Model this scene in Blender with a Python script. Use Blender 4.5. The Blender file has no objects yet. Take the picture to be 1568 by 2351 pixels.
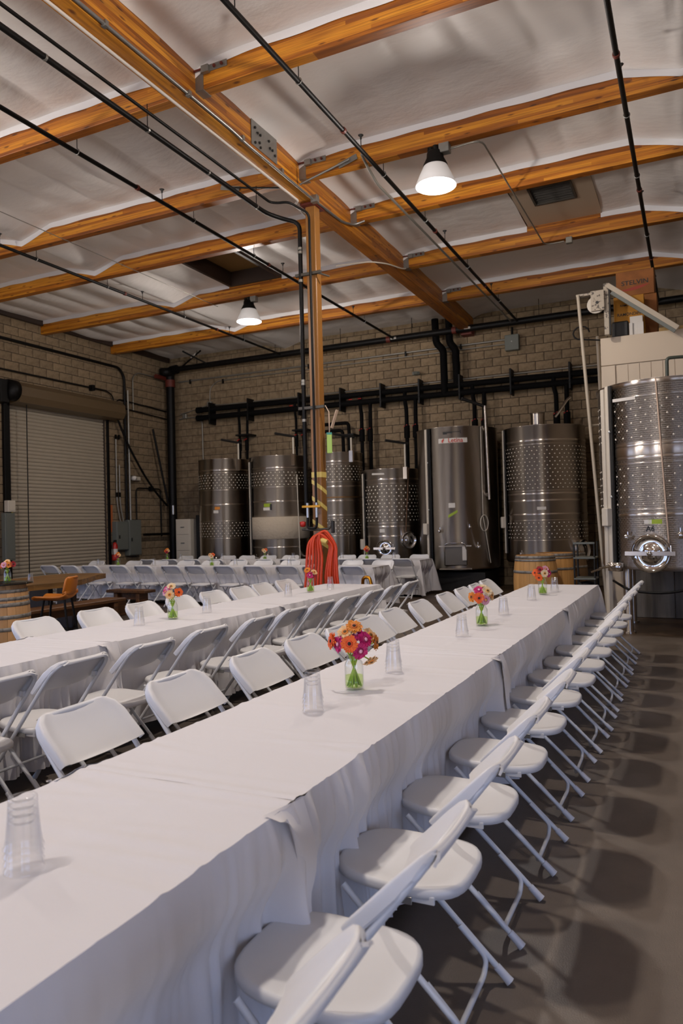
import bpy, math, random
from mathutils import Vector, Matrix
random.seed(11)
PI = math.pi
SC = bpy.context.scene
COL = SC.collection

# ---------------------------------------------------------------- camera, world, light, exposure
CAM_H = 1.49
def camera_axes(yaw, pitch, roll):
    y, p, r = (math.radians(v) for v in (yaw, pitch, roll))
    fwd = Vector((-math.sin(y)*math.cos(p), math.cos(y)*math.cos(p), math.sin(p)))
    right = Vector((math.cos(y), math.sin(y), 0)); up = right.cross(fwd)
    return right*math.cos(r)+up*math.sin(r), -right*math.sin(r)+up*math.cos(r), fwd
cr, cu, cf = camera_axes(25.47, .985, -1.46)
cd = bpy.data.cameras.new('camera'); cam = bpy.data.objects.new('camera', cd); COL.objects.link(cam)
cam.matrix_world = Matrix(((cr.x, cu.x, -cf.x, 0), (cr.y, cu.y, -cf.y, 0), (cr.z, cu.z, -cf.z, CAM_H), (0, 0, 0, 1)))
cd.sensor_fit = 'VERTICAL'; cd.sensor_height = 36; cd.sensor_width = 24; cd.lens = 1703/2351*36
cd.clip_start = .02; cd.clip_end = 200
cd.dof.use_dof = True; cd.dof.focus_distance = 4.6; cd.dof.aperture_fstop = 4.2
SC.camera = cam
SC.view_settings.view_transform = 'Standard'; SC.view_settings.look = 'None'
SC.view_settings.gamma = 1; SC.view_settings.use_curve_mapping = False
SC.view_settings.exposure = -2.0
SC.cycles.use_denoising = True
SC.cycles.use_adaptive_sampling = True; SC.cycles.adaptive_threshold = .07
SC.cycles.max_bounces = 6; SC.cycles.diffuse_bounces = 3; SC.cycles.glossy_bounces = 3
SC.cycles.transparent_max_bounces = 28; SC.cycles.sample_clamp_indirect = 6
SC.cycles.caustics_reflective = False; SC.cycles.caustics_refractive = False
w = bpy.data.worlds.new('sky'); SC.world = w; w.use_nodes = True
bgn = w.node_tree.nodes['Background']; bgn.inputs[0].default_value = (.46, .60, 1, 1); bgn.inputs[1].default_value = 12.0
sl_ = bpy.data.lights.new('sun', 'SUN'); sl_.energy = 130; sl_.angle = .009; sl_.color = (1, .97, .93)
sun = bpy.data.objects.new('sun', sl_); COL.objects.link(sun); sun.rotation_euler = (math.radians(46), 0, math.radians(-50))
LAMP_W = 150; SIDE_W = 720; LAMP_C = (1, .905, .835)
# unseen open doorways, added and placed for daylight; each gets a sky portal
FRONT_Y = -5.0
OPEN = [(-12.4, -8.4, 4.6), (-7.2, -3.6, 4.6), (2.6, 5.8, 4.4)]          # x0, x1, height
SIDE_OPEN = [(-3.8, -.2, 4.5), (.8, 4.2, 4.5)]        # openings added in the left wall to light the ceiling: y0, y1, height
RIGHT_X = 6.2
RIGHT_OPEN = (-4.7, .2, 4.2)                        # opening added in the right wall for cool fill light
def portal(name, loc, rot, sx, sy):
    l = bpy.data.lights.new(name, 'AREA'); l.shape = 'RECTANGLE'; l.size = sx; l.size_y = sy
    l.cycles.is_portal = True
    o = bpy.data.objects.new(name, l); o.location = loc; o.rotation_euler = rot; COL.objects.link(o)
for x0, x1, hh in OPEN:
    portal('opening_portal', ((x0+x1)/2, FRONT_Y-.1, hh/2), (PI/2, 0, 0), x1-x0, hh)
portal('opening_portal', (RIGHT_X+.1, (RIGHT_OPEN[0]+RIGHT_OPEN[1])/2, RIGHT_OPEN[2]/2), (PI/2, 0, PI/2), RIGHT_OPEN[1]-RIGHT_OPEN[0], RIGHT_OPEN[2])
for y0, y1, hh in SIDE_OPEN:
    portal('opening_portal', (-13.7, (y0+y1)/2, hh/2), (PI/2, 0, -PI/2), y1-y0, hh)

# ---------------------------------------------------------------- materials
def srgb(c):
    if isinstance(c, str): c = [int(c[i:i+2], 16)/255 for i in (0, 2, 4)]
    return tuple(v/12.92 if v <= .04045 else ((v+.055)/1.055)**2.4 for v in c)+(1,)
MATS = {}
def mat(name, col, rough=.6, metal=0, **k):
    m = bpy.data.materials.new(name); m.use_nodes = True; MATS[name] = m
    nt = m.node_tree; b = nt.nodes['Principled BSDF']
    c = srgb(col) if isinstance(col, str) else tuple(col)+(1,)
    b.inputs['Base Color'].default_value = c
    b.inputs['Roughness'].default_value = rough; b.inputs['Metallic'].default_value = metal
    for kk, v in k.items():
        if kk == 'noise':      # (scale, colour 2, amount, stretch xyz)
            sc, c2, lo, hi, st = v
            tc = nt.nodes.new('ShaderNodeTexCoord'); mp = nt.nodes.new('ShaderNodeMapping')
            mp.inputs['Scale'].default_value = st
            nz = nt.nodes.new('ShaderNodeTexNoise'); nz.inputs['Scale'].default_value = sc; nz.inputs['Detail'].default_value = 6
            rp = nt.nodes.new('ShaderNodeValToRGB')
            rp.color_ramp.elements[0].position = lo; rp.color_ramp.elements[1].position = hi
            rp.color_ramp.elements[0].color = c; rp.color_ramp.elements[1].color = srgb(c2)
            nt.links.new(tc.outputs['Object'], mp.inputs[0]); nt.links.new(mp.outputs[0], nz.inputs['Vector'])
            nt.links.new(nz.outputs[0], rp.inputs[0]); nt.links.new(rp.outputs[0], b.inputs['Base Color'])
        elif kk == 'bump':     # (scale, strength, distance, stretch)
            sc, s, d, st = v
            tc = nt.nodes.new('ShaderNodeTexCoord'); mp = nt.nodes.new('ShaderNodeMapping'); mp.inputs['Scale'].default_value = st
            nz = nt.nodes.new('ShaderNodeTexNoise'); nz.inputs['Scale'].default_value = sc; nz.inputs['Detail'].default_value = 5
            bp = nt.nodes.new('ShaderNodeBump'); bp.inputs['Strength'].default_value = s; bp.inputs['Distance'].default_value = d
            nt.links.new(tc.outputs['Object'], mp.inputs[0]); nt.links.new(mp.outputs[0], nz.inputs['Vector'])
            nt.links.new(nz.outputs[0], bp.inputs['Height']); nt.links.new(bp.outputs[0], b.inputs['Normal'])
        else:
            b.inputs[kk].default_value = v
    return m
def vary(m, lo, hi):                      # a little value difference from piece to piece
    nt = m.node_tree; b = nt.nodes['Principled BSDF']
    src = b.inputs['Base Color'].links[0].from_socket if b.inputs['Base Color'].links else None
    oi = nt.nodes.new('ShaderNodeObjectInfo'); mr = nt.nodes.new('ShaderNodeMapRange')
    mr.inputs['To Min'].default_value = lo; mr.inputs['To Max'].default_value = hi
    hs = nt.nodes.new('ShaderNodeHueSaturation')
    nt.links.new(oi.outputs['Random'], mr.inputs['Value']); nt.links.new(mr.outputs[0], hs.inputs['Value'])
    if src: nt.links.new(src, hs.inputs['Color'])
    else: hs.inputs['Color'].default_value = b.inputs['Base Color'].default_value
    nt.links.new(hs.outputs[0], b.inputs['Base Color']); return m
U = (1, 1, 1)
M_CLOTH = mat('white_cloth', (.68, .652, .648), .85, bump=(60, .12, .004, U), **{'Sheen Weight': .15})
M_CHAIR = mat('chair_plastic', (.72, .705, .69), .42)
M_TUBE = mat('chair_enamel', (.72, .725, .73), .30)
M_FOOT = mat('chair_foot_cap', (.74, .73, .74), .5)
M_ZINC = mat('zinc', 'b8b8b4', .35, 1)
M_GALV = mat('galvanised', '93928e', .42, .85, noise=(14, '8d8a86', .35, .7, U))
M_CHROME = mat('polished_steel', 'd8d4ce', .08, 1)
M_BLACK = mat('black_pipe', '0a0807', .5, **{'Specular IOR Level': .2})
M_RUST = mat('rusty_red', '5a1d10', .6)
M_FOAM = mat('black_foam', '080707', .8, **{'Specular IOR Level': .1}, bump=(40, .3, .01, U))
M_GREY = mat('grey_enamel', '63665f', .5)
M_WHITEMET = mat('white_enamel', 'c9bfae', .45)
M_CONDUIT = mat('grey_conduit', '8d8a82', .4, .6)
M_GLULAM = None
def glulam(name, axis):
    m = bpy.data.materials.new(name); m.use_nodes = True; nt = m.node_tree; b = nt.nodes['Principled BSDF']
    N = nt.nodes.new; Lk = nt.links.new
    tc = N('ShaderNodeTexCoord'); sp = N('ShaderNodeSeparateXYZ'); Lk(tc.outputs['Object'], sp.inputs[0])
    # laminations: 38 mm boards stacked in z; each its own tone, finger joints along the length
    mu = N('ShaderNodeMath'); mu.operation = 'MULTIPLY'; mu.inputs[1].default_value = 1/.039; Lk(sp.outputs['Z'], mu.inputs[0])
    fl = N('ShaderNodeMath'); fl.operation = 'FLOOR'; Lk(mu.outputs[0], fl.inputs[0])
    ln = N('ShaderNodeMath'); ln.operation = 'MULTIPLY'; ln.inputs[1].default_value = .42; Lk(sp.outputs[axis], ln.inputs[0])
    of = N('ShaderNodeMath'); of.operation = 'MULTIPLY'; of.inputs[1].default_value = .37; Lk(fl.outputs[0], of.inputs[0])
    ad = N('ShaderNodeMath'); Lk(ln.outputs[0], ad.inputs[0]); Lk(of.outputs[0], ad.inputs[1])
    fl2 = N('ShaderNodeMath'); fl2.operation = 'FLOOR'; Lk(ad.outputs[0], fl2.inputs[0])
    cb = N('ShaderNodeCombineXYZ'); Lk(fl.outputs[0], cb.inputs[0]); Lk(fl2.outputs[0], cb.inputs[1])
    wn = N('ShaderNodeTexWhiteNoise'); Lk(cb.outputs[0], wn.inputs[0])
    rp = N('ShaderNodeValToRGB'); e = rp.color_ramp.elements
    e[0].color = srgb('7c430a'); e[1].color = srgb('c88a28'); e.new(.5).color = srgb('aa6814')
    Lk(wn.outputs[0], rp.inputs[0])
    mp = N('ShaderNodeMapping'); st = [14, 14, 30]; st['XYZ'.index(axis)] = .8; mp.inputs['Scale'].default_value = st
    Lk(tc.outputs['Object'], mp.inputs[0])
    nz = N('ShaderNodeTexNoise'); nz.inputs['Scale'].default_value = 2.2; nz.inputs['Detail'].default_value = 8; Lk(mp.outputs[0], nz.inputs[0])
    r2 = N('ShaderNodeValToRGB'); r2.color_ramp.elements[0].position = .32; r2.color_ramp.elements[1].position = .62
    r2.color_ramp.elements[0].color = (.52, .43, .34, 1); r2.color_ramp.elements[1].color = (1.08, 1.05, 1, 1); Lk(nz.outputs[0], r2.inputs[0])
    mx = N('ShaderNodeMix'); mx.data_type = 'RGBA'; mx.blend_type = 'MULTIPLY'; mx.inputs[0].default_value = 1
    Lk(rp.outputs[0], mx.inputs[6]); Lk(r2.outputs[0], mx.inputs[7])
    vo = N('ShaderNodeTexVoronoi'); mp2 = N('ShaderNodeMapping'); s2 = [6, 6, 13]; s2['XYZ'.index(axis)] = 3.0; mp2.inputs['Scale'].default_value = s2
    Lk(tc.outputs['Object'], mp2.inputs[0]); Lk(mp2.outputs[0], vo.inputs['Vector']); vo.inputs['Scale'].default_value = 1.1
    kr = N('ShaderNodeValToRGB'); kr.color_ramp.elements[0].position = .09; kr.color_ramp.elements[1].position = .19
    kr.color_ramp.elements[0].color = (.22, .12, .06, 1); kr.color_ramp.elements[1].color = (1, 1, 1, 1); Lk(vo.outputs['Distance'], kr.inputs[0])
    m2 = N('ShaderNodeMix'); m2.data_type = 'RGBA'; m2.blend_type = 'MULTIPLY'; m2.inputs[0].default_value = .9
    Lk(mx.outputs[2], m2.inputs[6]); Lk(kr.outputs[0], m2.inputs[7]); Lk(m2.outputs[2], b.inputs['Base Color'])
    b.inputs['Roughness'].default_value = .42
    return m
M_GLU_X = glulam('glulam_across', 'X'); M_GLU_Y = glulam('glulam_along', 'Y')
M_SHEET = mat('vinyl_sheet', (.88, .845, .81), .5, bump=(1.7, .5, .05, (1, 2.0, 1)))
M_FLANGE = mat('vinyl_flange', (.86, .85, .85), .5)
M_BLOCK = vary(mat('concrete_block', '8d7a60', .9, noise=(9, '6d5b44', .35, .75, U), bump=(70, .35, .01, U)), .84, 1.1)
M_MORTAR = mat('mortar', '3c3229', .95)
M_DECK = mat('roof_deck', '7b756d', .8)
def steel(name, rough, quilt=False, dark=1.0):
    m = bpy.data.materials.new(name); m.use_nodes = True; nt = m.node_tree; b = nt.nodes['Principled BSDF']
    N = nt.nodes.new; Lk = nt.links.new
    b.inputs['Base Color'].default_value = (.60*dark, .54*dark, .47*dark, 1); b.inputs['Metallic'].default_value = 1
    b.inputs['Roughness'].default_value = rough; b.inputs['Anisotropic'].default_value = 1.0; b.inputs['Anisotropic Rotation'].default_value = .25
    tg = N('ShaderNodeTangent'); tg.direction_type = 'RADIAL'; tg.axis = 'Z'; Lk(tg.outputs[0], b.inputs['Tangent'])
    tc = N('ShaderNodeTexCoord'); mp = N('ShaderNodeMapping'); mp.inputs['Scale'].default_value = (1.2, 1.2, 120)
    Lk(tc.outputs['Object'], mp.inputs[0]); nz = N('ShaderNodeTexNoise'); nz.inputs['Scale'].default_value = 1.5; nz.inputs['Detail'].default_value = 4
    Lk(mp.outputs[0], nz.inputs[0]); bp = N('ShaderNodeBump'); bp.inputs['Strength'].default_value = .01; bp.inputs['Distance'].default_value = .001
    if quilt:
        sp = N('ShaderNodeSeparateXYZ'); Lk(tc.outputs['Object'], sp.inputs[0])
        at = N('ShaderNodeMath'); at.operation = 'ARCTAN2'; Lk(sp.outputs['Y'], at.inputs[0]); Lk(sp.outputs['X'], at.inputs[1])
        cb = N('ShaderNodeCombineXYZ'); Lk(at.outputs[0], cb.inputs[0]); Lk(sp.outputs['Z'], cb.inputs[1])
        m2 = N('ShaderNodeMapping'); m2.inputs['Scale'].default_value = (30, 38, 1); Lk(cb.outputs[0], m2.inputs[0])
        br = N('ShaderNodeTexBrick'); br.inputs['Scale'].default_value = 1; br.inputs['Mortar Size'].default_value = .12; br.inputs['Mortar Smooth'].default_value = 1
        br.inputs['Brick Width'].default_value = 1.6; br.inputs['Row Height'].default_value = 1
        Lk(m2.outputs[0], br.inputs[0]); Lk(br.outputs['Fac'], bp.inputs['Height']); bp.inputs['Strength'].default_value = .45; bp.inputs['Distance'].default_value = .006
    else: Lk(nz.outputs[0], bp.inputs['Height'])
    Lk(bp.outputs[0], b.inputs['Normal']); return m
M_STEEL = steel('brushed_stainless', .29); M_QUILT = steel('quilted_stainless', .32, True); M_STEEL2 = steel('mirror_stainless', .29)
M_DIMPLE = mat('dimple_weld', (.72, .65, .54), .45, .25)
M_FROST = mat('frosted_jacket', 'b6a893', .8, bump=(16, .6, .02, U))
M_ANTHRA = mat('dark_rubber', '141210', .6)
def glass(name, tint, mix, rough=.03, haze=0):
    m = bpy.data.materials.new(name); m.use_nodes = True; nt = m.node_tree; nt.nodes.clear()
    o = nt.nodes.new('ShaderNodeOutputMaterial'); t = nt.nodes.new('ShaderNodeBsdfTransparent'); g = nt.nodes.new('ShaderNodeBsdfGlossy')
    t.inputs[0].default_value = tint+(1,); g.inputs['Roughness'].default_value = rough; g.inputs[0].default_value = (.9, .9, .92, 1)
    lw = nt.nodes.new('ShaderNodeLayerWeight'); lw.inputs[0].default_value = .5
    pw = nt.nodes.new('ShaderNodeMath'); pw.operation = 'POWER'; pw.inputs[1].default_value = 3; nt.links.new(lw.outputs['Facing'], pw.inputs[0])
    ml = nt.nodes.new('ShaderNodeMath'); ml.operation = 'MULTIPLY_ADD'; ml.inputs[1].default_value = mix; ml.inputs[2].default_value = .03; nt.links.new(pw.outputs[0], ml.inputs[0])
    mx = nt.nodes.new('ShaderNodeMixShader'); nt.links.new(ml.outputs[0], mx.inputs[0])
    nt.links.new(t.outputs[0], mx.inputs[1])
    if haze:      # a little milky scatter, stronger at the rims
        d = nt.nodes.new('ShaderNodeBsdfTranslucent'); d.inputs[0].default_value = (.85, .85, .86, 1); d2 = nt.nodes.new('ShaderNodeBsdfDiffuse'); d2.inputs[0].default_value = (.85, .85, .86, 1)
        dd = nt.nodes.new('ShaderNodeMixShader'); nt.links.new(d.outputs[0], dd.inputs[1]); nt.links.new(d2.outputs[0], dd.inputs[2])
        fc = nt.nodes.new('ShaderNodeLayerWeight'); fc.inputs[0].default_value = haze
        m2 = nt.nodes.new('ShaderNodeMixShader'); nt.links.new(fc.outputs['Facing'], m2.inputs[0]); nt.links.new(t.outputs[0], m2.inputs[1]); nt.links.new(dd.outputs[0], m2.inputs[2]); nt.links.new(m2.outputs[0], mx.inputs[1])
    nt.links.new(g.outputs[0], mx.inputs[2]); nt.links.new(mx.outputs[0], o.inputs[0]); return m
M_CUP = glass('clear_plastic', (.985, .985, .985), .30, .10, .06); M_GLASS = glass('clear_glass', (.98, .99, .98), .55, .03, .015)
M_DARKGLASS = mat('dark_glass_top', '14120f', .06)
M_WATER = glass('vase_water', (.86, .95, .62), .12)
M_STEM = mat('stem_green', '96b32c', .45)
M_LEAF = mat('leaf_green', '4c6a22', .55)
M_OAK = vary(mat('oak_stave', 'd8a868', .6, noise=(3, 'b98546', .35, .7, (1, 1, .12))), .9, 1.1)
M_OAK2 = vary(mat('weathered_oak_stave', 'd9ac78', .65, noise=(3, 'b08050', .3, .75, (1, 1, .12))), .85, 1.12)
M_HOOP = mat('barrel_hoop', '8f8b84', .55, .35, noise=(20, '5f5a54', .45, .7, U))
M_SLABWOOD = mat('live_edge_wood', '8a6330', .55, noise=(2.5, '50371a', .35, .7, (6, .6, 6)))
M_BENCH = mat('brown_bench_wood', '6b4420', .55, noise=(3, '3a220f', .35, .7, (8, .8, 8)))
M_DARKWOOD = mat('dark_wood', '2a1a10', .6)
M_LEATHER = mat('tan_leather', 'b5691c', .38, bump=(90, .15, .004, U))
M_SLAT = mat('door_slat', 'a59a88', .5, .0)
M_HOSE = mat('orange_hose', 'd2431a', .4); M_REDBR = mat('column_paint', '84592a', .34)
M_TAPE = mat('yellow_tape', 'd9c06a', .5); M_YEL = mat('yellow_handle', 'd49a1c', .45)
M_GREEN = mat('lime_tag', '93a81a', .5); M_WHITE = mat('white_paper', 'd6d0c6', .6); M_ORANGE = mat('orange_tag', 'd08018', .5)
M_RED = mat('red_paint', 'a81c14', .4); M_CARD = mat('cardboard', '8a5320', .75, noise=(5, '7a4718', .4, .6, U)); M_CARD2 = mat('yellow_cardboard', 'a9731c', .75)
M_INK = mat('black_ink', '15110e', .6); M_LOGO = mat('logo_red', 'b3361c', .5); M_INKRED = mat('swoosh_red', '8e2c12', .6)
M_PLY = mat('weathered_plywood', '8b8275', .8, noise=(2, '5d554a', .35, .7, (5, 5, .5)))
M_FRP = mat('white_panel', 'cbb9a0', .45); M_BRASS = mat('brass', 'c0862a', .25, 1)
M_STRING = mat('string', 'cdb39b', .8)
def emit(name, col, s):
    m = bpy.data.materials.new(name); m.use_nodes = True; b = m.node_tree.nodes['Principled BSDF']
    b.inputs['Base Color'].default_value = (.9, .9, .9, 1); b.inputs['Emission Color'].default_value = tuple(col)+(1,); b.inputs['Emission Strength'].default_value = s; return m

# ---------------------------------------------------------------- mesh helpers
class MB:
    def __init__(s): s.v = []; s.f = []; s.sm = []
    def add(s, vs, fs, smooth=False):
        o = len(s.v); s.v += [tuple(p) for p in vs]; s.f += [tuple(i+o for i in f) for f in fs]; s.sm += [smooth]*len(fs); return s
    def bx(s, x0, x1, y0, y1, z0, z1, c=0, M=None):
        if c <= 0:
            vs = [(x, y, z) for z in (z0, z1) for y in (y0, y1) for x in (x0, x1)]
            fs = [(0, 2, 3, 1), (4, 5, 7, 6), (0, 1, 5, 4), (2, 6, 7, 3), (0, 4, 6, 2), (1, 3, 7, 5)]
        else:
            lo = (x0, y0, z0); hi = (x1, y1, z1); vs = []; idx = {}
            for sx in (0, 1):
                for sy in (0, 1):
                    for sz in (0, 1):
                        sg = (sx, sy, sz); base = [hi[k] if sg[k] else lo[k] for k in range(3)]
                        for a in range(3):      # vertex that lies in the face of axis a
                            p = [base[k] if k == a else base[k]+(-c if sg[k] else c) for k in range(3)]
                            idx[(sg, a)] = len(vs); vs.append(p)
            fs = []
            for a in range(3):
                b_, c_ = [k for k in range(3) if k != a]
                for sgn in (0, 1):
                    q = []
                    for (i, j) in ((0, 0), (1, 0), (1, 1), (0, 1)):
                        sg = [0]*3; sg[a] = sgn; sg[b_] = i; sg[c_] = j; q.append(idx[(tuple(sg), a)])
                    if (sgn == 1) != (a != 1): q.reverse()
                    fs.append(q)
            for a in range(3):                  # edges parallel to axis a
                b_, c_ = [k for k in range(3) if k != a]
                for i in (0, 1):
                    for j in (0, 1):
                        s0 = [0]*3; s1 = [0]*3; s0[b_] = s1[b_] = i; s0[c_] = s1[c_] = j; s1[a] = 1
                        fs.append([idx[(tuple(s0), b_)], idx[(tuple(s1), b_)], idx[(tuple(s1), c_)], idx[(tuple(s0), c_)]])
            for sx in (0, 1):
                for sy in (0, 1):
                    for sz in (0, 1): fs.append([idx[((sx, sy, sz), a)] for a in range(3)])
        if M is not None: vs = [M@Vector(p) for p in vs]
        return s.add(vs, fs)
    def tube(s, path, r, n=8, closed=False, caps=True, smooth=True):
        P = [Vector(p) for p in path]; k = len(P); rr = r if isinstance(r, (list, tuple)) else [r]*k
        T = []
        for i in range(k):
            a = P[i-1] if (i > 0 or closed) else P[i]; b = P[(i+1) % k] if (i < k-1 or closed) else P[i]
            t = (b-a); T.append(t.normalized() if t.length > 1e-9 else Vector((0, 0, 1)))
        nrm = T[0].orthogonal().normalized(); vs = []
        for i in range(k):
            nrm = (nrm-T[i]*nrm.dot(T[i])); nrm = nrm.normalized() if nrm.length > 1e-6 else T[i].orthogonal().normalized()
            bn = T[i].cross(nrm)
            for j in range(n):
                a = 2*PI*j/n; vs.append(P[i]+(nrm*math.cos(a)+bn*math.sin(a))*rr[i])
        fs = []
        for i in range(k if closed else k-1):
            for j in range(n):
                a, b = i*n+j, i*n+(j+1) % n; c, d = ((i+1) % k)*n+(j+1) % n, ((i+1) % k)*n+j
                fs.append((a, b, c, d))
        s.add(vs, fs, smooth)
        if caps and not closed: s.add(vs[:n], [tuple(range(n))[::-1]]); s.add(vs[-n:], [tuple(range(n))])
        return s
    def cyl(s, a, b, r, n=12, caps=True, r2=None): return s.tube([a, b], [r, r if r2 is None else r2], n, caps=caps)
    def lathe(s, prof, n=24, c=(0, 0, 0), M=None, smooth=True, caps=True):
        vs = []
        for r, z in prof:
            for j in range(n):
                a = 2*PI*j/n; vs.append(Vector((r*math.cos(a), r*math.sin(a), z)))
        fs = []
        for i in range(len(prof)-1):
            for j in range(n): fs.append((i*n+j, i*n+(j+1) % n, (i+1)*n+(j+1) % n, (i+1)*n+j))
        if M is not None: vs = [M@p for p in vs]
        vs = [p+Vector(c) for p in vs]; s.add(vs, fs, smooth)
        if caps:
            if prof[0][0] > 1e-5: s.add(vs[:n], [tuple(range(n))[::-1]])
            if prof[-1][0] > 1e-5: s.add(vs[-n:], [tuple(range(n))])
        return s
    def grid(s, nu, nv, fn, smooth=True):
        vs = [fn(i/nu, j/nv) for j in range(nv+1) for i in range(nu+1)]
        fs = [(j*(nu+1)+i, j*(nu+1)+i+1, (j+1)*(nu+1)+i+1, (j+1)*(nu+1)+i) for j in range(nv) for i in range(nu)]
        return s.add(vs, fs, smooth)
    def poly(s, pts, z0, z1):                 # vertical prism of an outline
        n = len(pts); vs = [(x, y, z0) for x, y in pts]+[(x, y, z1) for x, y in pts]
        return s.add(vs, [tuple(range(n))[::-1], tuple(range(n, 2*n))]+[(i, (i+1) % n, n+(i+1) % n, n+i) for i in range(n)])
    def mesh(s, name):
        me = bpy.data.meshes.new(name); me.from_pydata(s.v, [], s.f)
        me.polygons.foreach_set('use_smooth', s.sm); me.update(); return me
    def build(s, name, m, parent=None, loc=None, rz=0):
        me = s.mesh(name); me.materials.append(m); return link(name, me, parent, loc, rz)
def link(name, me, parent=None, loc=None, rz=0):
    o = bpy.data.objects.new(name, me); COL.objects.link(o)
    if parent: o.parent = parent
    if loc is not None: o.location = loc
    if rz: o.rotation_euler = (0, 0, rz)
    return o
def tag(o, label, cat, group=None):
    o['label'] = label; o['category'] = cat
    if group: o['group'] = group
    return o
def thing(name, label, cat, loc=(0, 0, 0), rz=0, group=None): return tag(link(name, None, None, loc, rz), label, cat, group)
def struct(o): o['kind'] = 'structure'; return o
def stuff(o): o['kind'] = 'stuff'; return o
def copy_tree(o, parent=None):
    c = o.copy(); COL.objects.link(c); c.parent = parent
    for ch in o.children: copy_tree(ch, c)
    return c
def arc(c, r, a0, a1, n, ax=0):            # points of an arc in the plane normal to axis ax
    out = []
    for i in range(n+1):
        a = a0+(a1-a0)*i/n; u, v = r*math.cos(a), r*math.sin(a)
        out.append(Vector(c)+Vector(((0, u, v), (u, 0, v), (u, v, 0))[ax]))
    return out
def bent(pts, r, n=4):                     # a polyline with its corners rounded
    P = [Vector(p) for p in pts]; out = [P[0]]
    for i in range(1, len(P)-1):
        a = (P[i-1]-P[i]); b = (P[i+1]-P[i]); d = min(r, a.length*.45, b.length*.45)
        A = P[i]+a.normalized()*d; B = P[i]+b.normalized()*d
        for k in range(n+1):
            t = k/n; out.append(A*(1-t)**2+P[i]*2*t*(1-t)+B*t*t)
    return out+[P[-1]]
def text_mesh(body, size, extrude=.001):
    cu = bpy.data.curves.new('lettering', 'FONT'); cu.body = body; cu.size = size; cu.extrude = extrude; cu.offset = size*.016; cu.align_x = 'CENTER'; cu.align_y = 'CENTER'
    o = bpy.data.objects.new('lettering', cu); COL.objects.link(o); bpy.context.view_layer.update()
    me = bpy.data.meshes.new_from_object(o.evaluated_get(bpy.context.evaluated_depsgraph_get()))
    bpy.data.objects.remove(o); return me
ORD = ['first', 'second', 'third', 'fourth', 'fifth', 'sixth', 'seventh', 'eighth', 'ninth', 'tenth', 'eleventh', 'twelfth', 'thirteenth', 'fourteenth', 'fifteenth', 'sixteenth']
def sm(t): t = max(0, min(1, t)); return t*t*(3-2*t)

# ================================================================ the building
XL, YB, ZT = -13.6, 17.2, 6.72
XR = RIGHT_X
def floor_mat():
    m = mat('concrete_floor', '6e6459', .42); nt = m.node_tree; b = nt.nodes['Principled BSDF']; N = nt.nodes.new; Lk = nt.links.new
    tc = N('ShaderNodeTexCoord')
    n1 = N('ShaderNodeTexNoise'); n1.inputs['Scale'].default_value = .55; n1.inputs['Detail'].default_value = 9; n1.inputs['Roughness'].default_value = .65; Lk(tc.outputs['Object'], n1.inputs[0])
    rp = N('ShaderNodeValToRGB'); rp.color_ramp.elements[0].position = .32; rp.color_ramp.elements[1].position = .7
    rp.color_ramp.elements[0].color = srgb('564c42'); rp.color_ramp.elements[1].color = srgb('7c7064'); Lk(n1.outputs[0], rp.inputs[0])
    # the grey coating stops short of the tank area: bare brown slab beyond
    sp = N('ShaderNodeSeparateXYZ'); Lk(tc.outputs['Object'], sp.inputs[0]); ad = N('ShaderNodeMath'); ad.operation = 'MULTIPLY_ADD'; ad.inputs[1].default_value = .5; Lk(n1.outputs[0], ad.inputs[0]); Lk(sp.outputs['Y'], ad.inputs[2])
    mr0 = N('ShaderNodeMapRange'); mr0.inputs['From Min'].default_value = 10.15; mr0.inputs['From Max'].default_value = 10.3; Lk(ad.outputs[0], mr0.inputs[0])
    mc = N('ShaderNodeMix'); mc.data_type = 'RGBA'; mc.inputs[7].default_value = srgb('4e3d2c'); Lk(mr0.outputs[0], mc.inputs[0]); Lk(rp.outputs[0], mc.inputs[6]); Lk(mc.outputs[2], b.inputs['Base Color'])
    n2 = N('ShaderNodeTexNoise'); n2.inputs['Scale'].default_value = 190; n2.inputs['Detail'].default_value = 3; Lk(tc.outputs['Object'], n2.inputs[0])
    bp = N('ShaderNodeBump'); bp.inputs['Strength'].default_value = .28; bp.inputs['Distance'].default_value = .004; Lk(n2.outputs[0], bp.inputs['Height']); Lk(bp.outputs[0], b.inputs['Normal'])
    n3 = N('ShaderNodeTexNoise'); n3.inputs['Scale'].default_value = 1.3; n3.inputs['Detail'].default_value = 5; Lk(tc.outputs['Object'], n3.inputs[0])
    mr = N('ShaderNodeMapRange'); mr.inputs['From Min'].default_value = .3; mr.inputs['From Max'].default_value = .7; mr.inputs['To Min'].default_value = .34; mr.inputs['To Max'].default_value = .6
    Lk(n3.outputs[0], mr.inputs[0]); Lk(mr.outputs[0], b.inputs['Roughness']); return m
fl = MB().bx(XL-.3, XR+.3, FRONT_Y-.3, YB+.3, -.15, 0).build('floor', floor_mat()); struct(fl)
apron = MB().bx(-45, 30, -40, FRONT_Y-.31, -.2, -.02).bx(-45, XL-.31, FRONT_Y-.31, 30, -.2, -.02).bx(XR+.31, 40, FRONT_Y-.31, 30, -.2, -.02).build('ground_apron', mat('concrete_apron', 'bdb7ad', .9)); struct(apron)

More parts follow.
